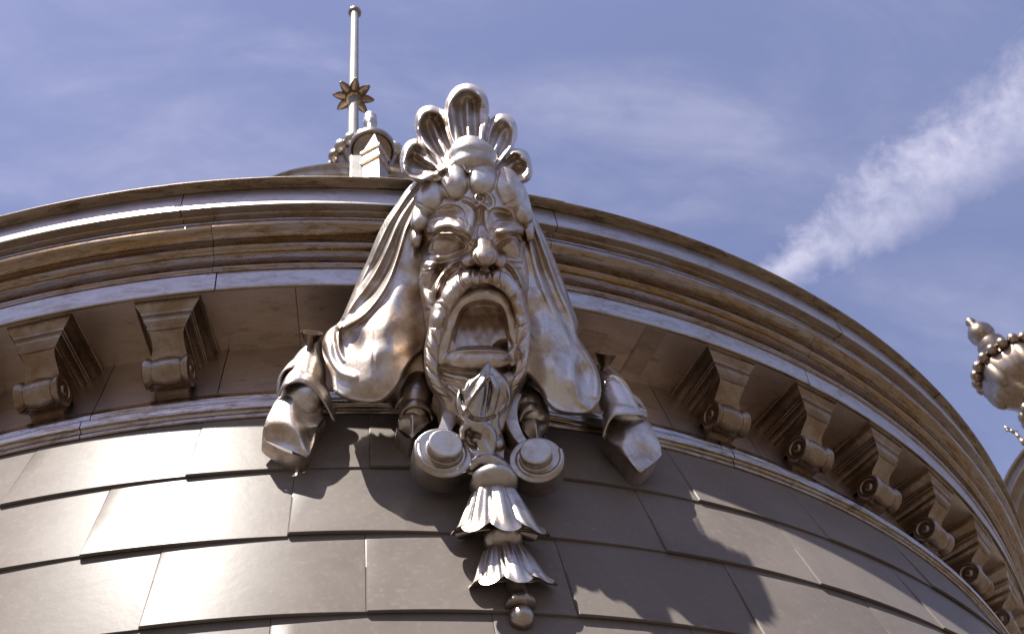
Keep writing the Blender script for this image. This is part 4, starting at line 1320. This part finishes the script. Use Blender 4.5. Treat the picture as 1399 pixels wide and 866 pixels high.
def drape_end(name, K, arm, cuffs, bul, back=3.80):
    L1, M1, R1, L2, M2, R2, L3, T_ = [atr(*q) for q in K]
    mb = MB()
    patch(mb, (L1, M1, M2, L2), bul[0]); patch(mb, (M1, R1, R2, M2), bul[1])
    patch(mb, (L2, M2, T_, L3), bul[2]); patch(mb, (M2, R2, T_ * .35 + R2 * .65, T_), bul[3])
    inw = lambda p: p + NR * (back - ER @ (ORG + p @ LB))
    for a, b in ((L1, L2), (L2, L3), (L3, T_), (T_, R2), (R2, R1)):
        patch(mb, (a, b, inw(b), inw(a)), 0, 3)
    o = mb.build(name, M['sculpt'], mask)
    w = o.modifiers.new('weld', 'WELD'); w.merge_threshold = .0008
    o.data.polygons.foreach_set('use_smooth', [True] * len(o.data.polygons))
    sm_ = o.modifiers.new('rounding', 'SMOOTH'); sm_.factor = .5; sm_.iterations = 5
    sb_ = o.modifiers.new('fine', 'SUBSURF'); sb_.levels = 1; sb_.render_levels = 1
    pts = [R4(*q) for q in arm]
    v = Vol(*bounds(pts, .09), .003)
    v.chain(pts, .01, n=5); v.rough(.0012, 40, 21)
    link('arm', v.mesh('arm'), M['sculpt'], o)
    for lo_, up_ in cuffs: sheet('cuff', lo_, up_, .005, o)
    return o


drape_end('drape_end', [(378, 542, 3.885), (403, 534, 3.91), (447, 568, 3.86), (359, 579, 3.895), (402, 581, 3.925), (434, 584, 3.865), (357, 600, 3.86), (423, 628, 3.89)],
          [(428, 474, 3.83, .030), (421, 500, 3.845, .056), (415, 526, 3.862, .070), (412, 552, 3.862, .066)],
          [([(380, 541, 3.90), (386, 530, 3.93), (396, 523, 3.945), (410, 521, 3.945), (424, 527, 3.93), (437, 541, 3.91), (447, 556, 3.89), (457, 576, 3.865)],
            [(390, 524, 3.87), (396, 510, 3.89), (406, 503, 3.90), (418, 504, 3.90), (430, 509, 3.89), (441, 520, 3.87), (449, 536, 3.85), (456, 556, 3.83)]),
           ([(380, 538, 3.875), (381, 520, 3.895), (389, 506, 3.91), (402, 502, 3.915), (413, 507, 3.91), (421, 512, 3.90), (428, 503, 3.90), (436, 500, 3.89), (441, 510, 3.87)],
            [(394, 508, 3.84), (398, 498, 3.87), (405, 492, 3.88), (412, 490, 3.885), (418, 493, 3.885), (424, 496, 3.88), (429, 492, 3.88), (433, 489, 3.87), (437, 496, 3.85)])],
          (.010, -.014, -.014, -.006))
drape_end('drape_end', [(836, 566, 3.87), (853, 580, 3.90), (886, 570, 3.87), (825, 598, 3.86), (854, 612, 3.90), (909, 619, 3.865), (852, 620, 3.87), (875, 648, 3.89)],
          [(823, 505, 3.83, .026), (831, 525, 3.845, .050), (841, 547, 3.862, .064), (852, 568, 3.862, .062)],
          [([(824, 596, 3.875), (829, 580, 3.905), (838, 568, 3.925), (850, 566, 3.935), (862, 566, 3.93), (874, 566, 3.91), (884, 570, 3.88)],
            [(822, 560, 3.85), (830, 550, 3.88), (840, 548, 3.895), (850, 550, 3.90), (862, 554, 3.895), (872, 558, 3.87), (880, 562, 3.84)]),
           ([(832, 552, 3.885), (843, 547, 3.90), (856, 545, 3.905), (868, 548, 3.90), (878, 556, 3.88), (885, 568, 3.86)],
            [(826, 530, 3.86), (836, 530, 3.88), (846, 532, 3.885), (856, 536, 3.88), (866, 543, 3.86), (874, 552, 3.84)])],
          (-.006, .020, -.006, -.004))
drape_end('inner_drape_end', [(546, 558, 3.915), (564, 550, 3.935), (589, 559, 3.91), (543, 576, 3.91), (564, 567, 3.945), (590, 574, 3.91), (543, 584, 3.89), (563, 599, 3.925)],
          [(576, 505, 3.91, .030), (572, 525, 3.915, .042), (568, 545, 3.918, .052), (566, 564, 3.912, .048)],
          [([(541, 557, 3.905), (548, 545, 3.94), (562, 539, 3.955), (576, 541, 3.95), (588, 550, 3.925), (594, 566, 3.90)],
            [(552, 530, 3.88), (558, 524, 3.91), (568, 521, 3.925), (578, 523, 3.92), (586, 530, 3.90), (592, 544, 3.88)]),
           ([(547, 570, 3.915), (552, 559, 3.945), (564, 554, 3.96), (577, 556, 3.955), (588, 565, 3.93), (591, 575, 3.91)],
            [(548, 556, 3.89), (554, 548, 3.92), (564, 545, 3.935), (576, 546, 3.93), (586, 553, 3.91), (590, 563, 3.89)])],
          (.004, .004, -.008, -.008), 3.78)
drape_end('inner_drape_end', [(709, 560, 3.905), (725, 556, 3.925), (746, 561, 3.90), (713, 586, 3.905), (733, 578, 3.935), (752, 581, 3.90), (722, 598, 3.90), (735, 606, 3.92)],
          [(706, 522, 3.91, .026), (714, 537, 3.915, .038), (722, 552, 3.915, .046), (728, 568, 3.910, .042)],
          [([(706, 560, 3.915), (711, 550, 3.94), (722, 546, 3.95), (734, 547, 3.94), (743, 553, 3.915), (749, 566, 3.89)],
            [(704, 534, 3.90), (712, 530, 3.92), (721, 530, 3.93), (731, 533, 3.92), (739, 541, 3.90), (745, 554, 3.88)]),
           ([(710, 574, 3.915), (716, 563, 3.94), (727, 559, 3.95), (740, 562, 3.94), (750, 572, 3.905)],
            [(708, 560, 3.90), (714, 552, 3.92), (726, 548, 3.93), (738, 552, 3.92), (747, 560, 3.89)])],
          (.004, .004, -.006, -.006), 3.78)

# ---- small flared cups standing on the drapery ends
for (bx, by, tx, ty, rr) in ((423, 478, 425.5, 454, 3.87), (824, 509, 827.5, 484, 3.87)):
    a, b = atr(bx, by, rr), atr(tx, ty, rr + .055)
    u = (b - a); Ln = np.linalg.norm(u); u /= Ln
    blathe('cup', a, u, [(.013, -.03), (.012, Ln * .12), (.011, Ln * .26), (.016, Ln * .40), (.025, Ln * .58), (.030, Ln * .80), (.036, Ln * .95), (.0375, Ln), (.034, Ln), (.028, Ln * .80), (.022, Ln * .6), (.0, Ln * .45)], M['bracket'], mask, 28)

# ------------------------------------------------------------------ roof dormer and finials behind the cornice
YP = -3.6


def onp(px, py, y=YP):
    """point where a photo sight line meets the upright plane at this y"""
    v = px_dir(px, py); t = (y - CAMP[1]) / v[1]
    return CAMP + t * v


S_ = np.linalg.norm(onp(510, 205) - CAMP) / FPX * 1.0      # metres per photo pixel there (across)
# dormer with a curved hood
hood_pts = smooth_path([onp(352, 254), onp(372, 244), onp(395, 236), onp(420, 230.5), onp(448, 227), onp(478, 225.5), onp(508, 226.5), onp(536, 230), onp(562, 236.5), onp(585, 245)], 6)
dz0 = 5.2
dorm = thing('roof_dormer', 'curved hood of a roof dormer rising just behind the cornice rim, left of the mask', 'dormer', (float(hood_pts[:, 0].mean()), YP, dz0))
D0 = np.array(dorm.location)
mb = MB(); rows = []
hp = [(.30, -.005), (.035, .0), (-.012, -.002), (-.018, -.010), (-.014, -.018), (.004, -.022), (.012, -.034), (.016, -.052), (.030, -.058), (.034, -.064), (.050, -.070), (.052, -.084), (.075, -.092), (.30, -.094)]
for p in hood_pts:
    rows.append([tuple(p - D0 + np.array([0, a, b])) for a, b in hp])
mb.grid(rows)
mb.build('hood', M['bright'], dorm, angle=35)
mb = MB()
top = [p - D0 + np.array([0, .08, -.09]) for p in hood_pts]
mb.grid([[tuple(p), (p[0], p[1], -.1)] for p in top]); mb.grid([[(p[0], p[1], -.1), (p[0], p[1] + .8, -.1)] for p in top])
mb.grid([[tuple(p), (p[0], p[1] + .8, p[2])] for p in top])
mb.poly([tuple(top[0]), (top[0][0], top[0][1], -.1), (top[0][0], top[0][1] + .8, -.1), (top[0][0], top[0][1] + .8, top[0][2])])
mb.poly([tuple(top[-1]), (top[-1][0], top[-1][1], -.1), (top[-1][0], top[-1][1] + .8, -.1), (top[-1][0], top[-1][1] + .8, top[-1][2])])
mb.build('body', M['roof'], dorm, smooth=False)


def lathe_at(name, base, prof, mat, parent, n=32, rf=None, angle=40):
    mb = MB(); mb.lathe([(max(r, 1e-5), h) for r, h in prof], Vector(base), (0, 0, 1), n, rf)
    return mb.build(name, mat, parent, angle=angle)


# tall pole with a star flower
pb = onp(481.8, 226, YP + .10); pt = onp(487.2, 13, YP + .10)
pole = thing('finial_pole', 'tall pale finial pole with a brown star flower, standing up against the sky', 'finial pole', tuple(pb))
ph_ = pt[2] - pb[2]
r0_ = 7.6 * S_; r1_ = 7.2 * S_
lathe_at('pole', (0, 0, 0), [(r0_ * 1.05, -.9), (r0_ * 1.05, 0), (r0_, ph_ * .3), (r1_ * .98, ph_ * .985), (.0, ph_ * .985)], M['pole'], pole, 24)
lathe_at('top_cap', (0, 0, ph_ * .955), [(r1_ * .9, 0), (r1_ * 1.5, .012), (r1_ * 1.75, .035), (r1_ * 1.6, .06), (r1_ * 1.0, .075), (r1_ * .45, .085), (r1_ * .35, .14), (r1_ * .15, .17), (0, .172)], M['bracket'], pole, 24)
zs_ = onp(485, 133, YP + .10)[2] - pb[2]
st_ = lathe_at('star_flower', (0, 0, zs_), [(r0_ * .9, -.045), (r0_ * 1.5, -.042), (r0_ * 1.75, -.025), (r0_ * 1.7, .0), (r0_ * 1.2, .02), (r0_ * .9, .02)], M['star'], pole, 28)
mb = MB()
for k in range(8):
    a = 2 * math.pi * (k + .12) / 8
    ca, sa = math.cos(a), math.sin(a)
    ca_, sa_ = -sa, ca
    R_ = 29 * S_ * 1.09
    rows = []
    for i in range(9):
        t = i / 8
        rr_ = r0_ * 1.3 + (R_ - r0_ * 1.3) * t
        w = R_ * .21 * math.sin(math.pi * (.24 + .76 * t)) ** .8 if t < 1 else .001
        zz = -.02 + .03 * t - .02 * t * t
        rows.append([(ca * rr_ + ca_ * w * s, sa * rr_ + sa_ * w * s, zs_ + zz + abs(s) * .014 * (1 - t * .5)) for s in (-1, -.5, 0, .5, 1)])
    mb.grid(rows)
pe = mb.build('petals', M['star'], st_)
m_ = pe.modifiers.new('thickness', 'SOLIDIFY'); m_.thickness = .012; m_.offset = 0

# gadrooned urn with a dish and a knob
ub = onp(503, 240, YP + .12)
urn = thing('roof_urn', 'silver urn with a dish, knob and beaded rim at the foot of the pole', 'urn', tuple(ub))
bl = MB(); q1 = onp(477.5, 247, YP - .26) - ub; q2 = onp(503, 212, YP - .26) - ub
q1[2] = 5.2 - ub[2]
bl.box(((q1[0] + q2[0]) / 2, -.38 + .08, (q1[2] + q2[2]) / 2), ((q2[0] - q1[0]) / 2, .08, (q2[2] - q1[2]) / 2))
bl.build('block', M['pole'], urn, smooth=False, bevel=.008)
R_ = 46 * S_


def gad(r, h, t, k): return (r * (1 + .035 * math.cos(18 * t)), h)


zr_ = onp(503, 231, YP + .12)[2] - ub[2]
lathe_at('basin', (0, 0, zr_), [(.04, -.5), (.06, -.40), (.10, -.30), (R_ * .75, -.14), (R_ * .96, -.04), (R_ * .98, .0), (R_ * .8, .02), (.03, .03)], M['bracket'], urn, 144, gad, 60)
mb = MB()
NB = 18
for k in range(NB):
    a = 2 * math.pi * k / NB
    mb.lathe([(max(.0001, .042 * math.cos(x)), .045 * math.sin(x)) for x in [(-math.pi / 2 + math.pi * i / 8) for i in range(9)]], (R_ * math.cos(a), R_ * math.sin(a), zr_ + .012), (0, 0, 1), 12)
mb.build('beaded_rim', M['bright'], urn)
dc = onp(508.5, 205, YP - .08) - ub; Rd = 29 * S_
lathe_at('dish', tuple(dc), [(.05, -.30), (.04, -.16), (.05, -.09), (Rd * .50, -.07), (Rd * .80, -.035), (Rd * .90, -.02), (Rd * .93, -.028), (Rd * 1.0, -.02), (Rd * 1.02, .0), (Rd, .025), (Rd * .8, .05), (Rd * .40, .08), (.03, .10), (0, .10)], M['bracket'], urn, 48)
kb = onp(506.2, 183, YP - .08) - ub; kt = onp(507.2, 157, YP - .08) - ub
kh = kt[2] - kb[2]; rk = 9.6 * S_
lathe_at('knob', tuple(kb), [(rk * .5, -.1), (rk * .48, kh * .35), (rk * .62, kh * .42), (rk * .98, kh * .52), (rk * 1.0, kh * .62), (rk * .80, kh * .68), (rk * .92, kh * .74), (rk * .94, kh * .84), (rk * .7, kh * .95), (0, kh)], M['sculpt'], urn, 40, None, 80)

# little obelisk with two bands
YO = YP - .30
ob = onp(514, 248, YO)
obl = thing('obelisk_finial', 'small pointed square obelisk with two dark bands in front of the dish', 'finial', tuple(ob))
oz = lambda py: onp(515, py, YO)[2] - ob[2]
ox = lambda py: onp(513.5, py, YO)[0] - ob[0]
ang = math.radians(13)


def sq(mb, levels):
    for k in range(4):
        a, b = ang + math.pi / 2 * k, ang + math.pi / 2 * (k + 1)
        mb.grid([[(ox(244) + w * math.cos(t), w * math.sin(t), z) for t in (a, b)] for w, z in levels], flip=True)


wS = 14.5 * S_
mb = MB(); sq(mb, [(wS, 5.12 - ob[2]), (wS, oz(225)), (wS * .98, oz(212)), (wS * .80, oz(206)), (.0, oz(183))])
mb.build('shaft', M['pole'], obl, smooth=False)
for (pa, w) in ((230, wS * 1.26), (216, wS * 1.22)):
    mb = MB(); sq(mb, [(w * .8, oz(pa)), (w, oz(pa) + .002), (w, oz(pa) + .022), (w * .82, oz(pa) + .034)])
    mb.build('band', M['bracket'], obl, smooth=False)

# ------------------------------------------------------------------ second tower far off to the right
NT = np.array([13.857, 5.626, 0.0])
t2 = thing('far_tower', 'blurred round metal cornice of a second tower at the right edge', 'tower', tuple(NT))
lathe_at('cornice', (0, 0, 0), [(1.62, 12.9), (1.66, 13.3), (1.72, 13.42), (1.78, 13.46), (1.80, 13.60), (1.88, 13.68), (1.95, 13.72), (1.97, 13.80), (2.02, 13.86), (2.05, 13.88), (2.055, 14.04), (2.10, 14.06), (2.11, 14.10), (2.0, 14.14), (1.5, 14.35), (.8, 14.9), (.3, 15.7), (.16, 16.2), (0, 16.2)], M['far'], t2, 90)
lathe_at('wall', (0, 0, 0), [(2.4, 0), (2.4, 9.0), (2.2, 10.5), (1.9, 12.2), (1.66, 13.0)], M['slate'], t2, 60)
ov = px_dir(1388, 592); Hd = math.hypot(ov[0], ov[1])
oc = CAMP + ov * (16.6 / Hd) - NT
mb = MB()
for a, b, r in (((0, 0, -.16), (0, 0, .02), .036), ((0, 0, .02), (-.07, 0, .10), .034), ((-.07, 0, .10), (-.12, 0, .20), .030), ((0, 0, .02), (.06, 0, .07), .030), ((-.07, 0, .10), (-.14, 0, .09), .028), ((-.0, 0, -.3), (0, 0, -.16), .05)):
    a, b = Vector(a) + Vector(oc), Vector(b) + Vector(oc)
    mb.lathe([(.0001, 0), (r, .0), (r * .8, (b - a).length), (.0001, (b - a).length)], a, b - a, 10)
mb.build('rim_ornament', M['far'], t2)
# its beaded finial
fx = CAMP + px_dir(1381, 501) * (18 / math.hypot(px_dir(1381, 501)[0], px_dir(1381, 501)[1]))
FB = np.array([NT[0], NT[1], 16.1])
fin = thing('beaded_finial', 'blurred silver finial with beaded crown and ball tips at the right edge', 'finial', tuple(FB))
lat = np.linalg.norm(fx - CAMP) / FPX                  # metres per pixel across
up_ = lat / math.cos(math.asin(px_dir(1381, 501)[2]))  # metres of height per pixel of length
c0 = fx[2] - FB[2]
L2 = lambda px: c0 + (px) * up_
prof = [(8, -90), (12, -70), (20, -55), (14, -50), (24, -45), (38, -34), (44, -20), (45, -10), (43, -2), (36, 6), (26, 12), (18, 16), (15, 20), (16, 24), (19, 29), (19, 35), (14, 38), (11, 40), (13, 44), (17, 50), (17, 56), (12, 63), (6, 66), (5, 69), (7, 73), (5, 77), (0, 79)]


def fac(r, h, t, k): return (r * (1 + (.10 * abs(math.sin(3 * t)) - .05 if 5 <= k <= 8 else 0)), h)


lathe_at('body', (0, 0, 0), [(r * lat * .93, L2(h)) for r, h in prof], M['bracket'], fin, 72, fac)
for (rr_, hh, nb, br) in ((43, 0, 20, 7.2), (28, -62, 14, 8.0)):
    mb = MB()
    for k in range(nb):
        a = 2 * math.pi * k / nb
        mb.lathe([(max(.0001, br * lat * math.cos(x)), br * lat * math.sin(x)) for x in [(-math.pi / 2 + math.pi * i / 8) for i in range(9)]], (rr_ * lat * math.cos(a), rr_ * lat * math.sin(a), L2(hh)), (0, 0, 1), 12)
    mb.build('bead_ring', M['bracket'], fin)
mb = MB()
for k in range(6):
    a = 2 * math.pi * (k + .2) / 6
    mb.lathe([(max(.0001, 10 * lat * math.cos(x)), 24 * lat * math.sin(x)) for x in [(-math.pi / 2 + math.pi * i / 8) for i in range(9)]], (36 * lat * math.cos(a), 36 * lat * math.sin(a), L2(-18)), (.0, 0, 1), 14)
mb.build('almond_boss', M['far'], fin)
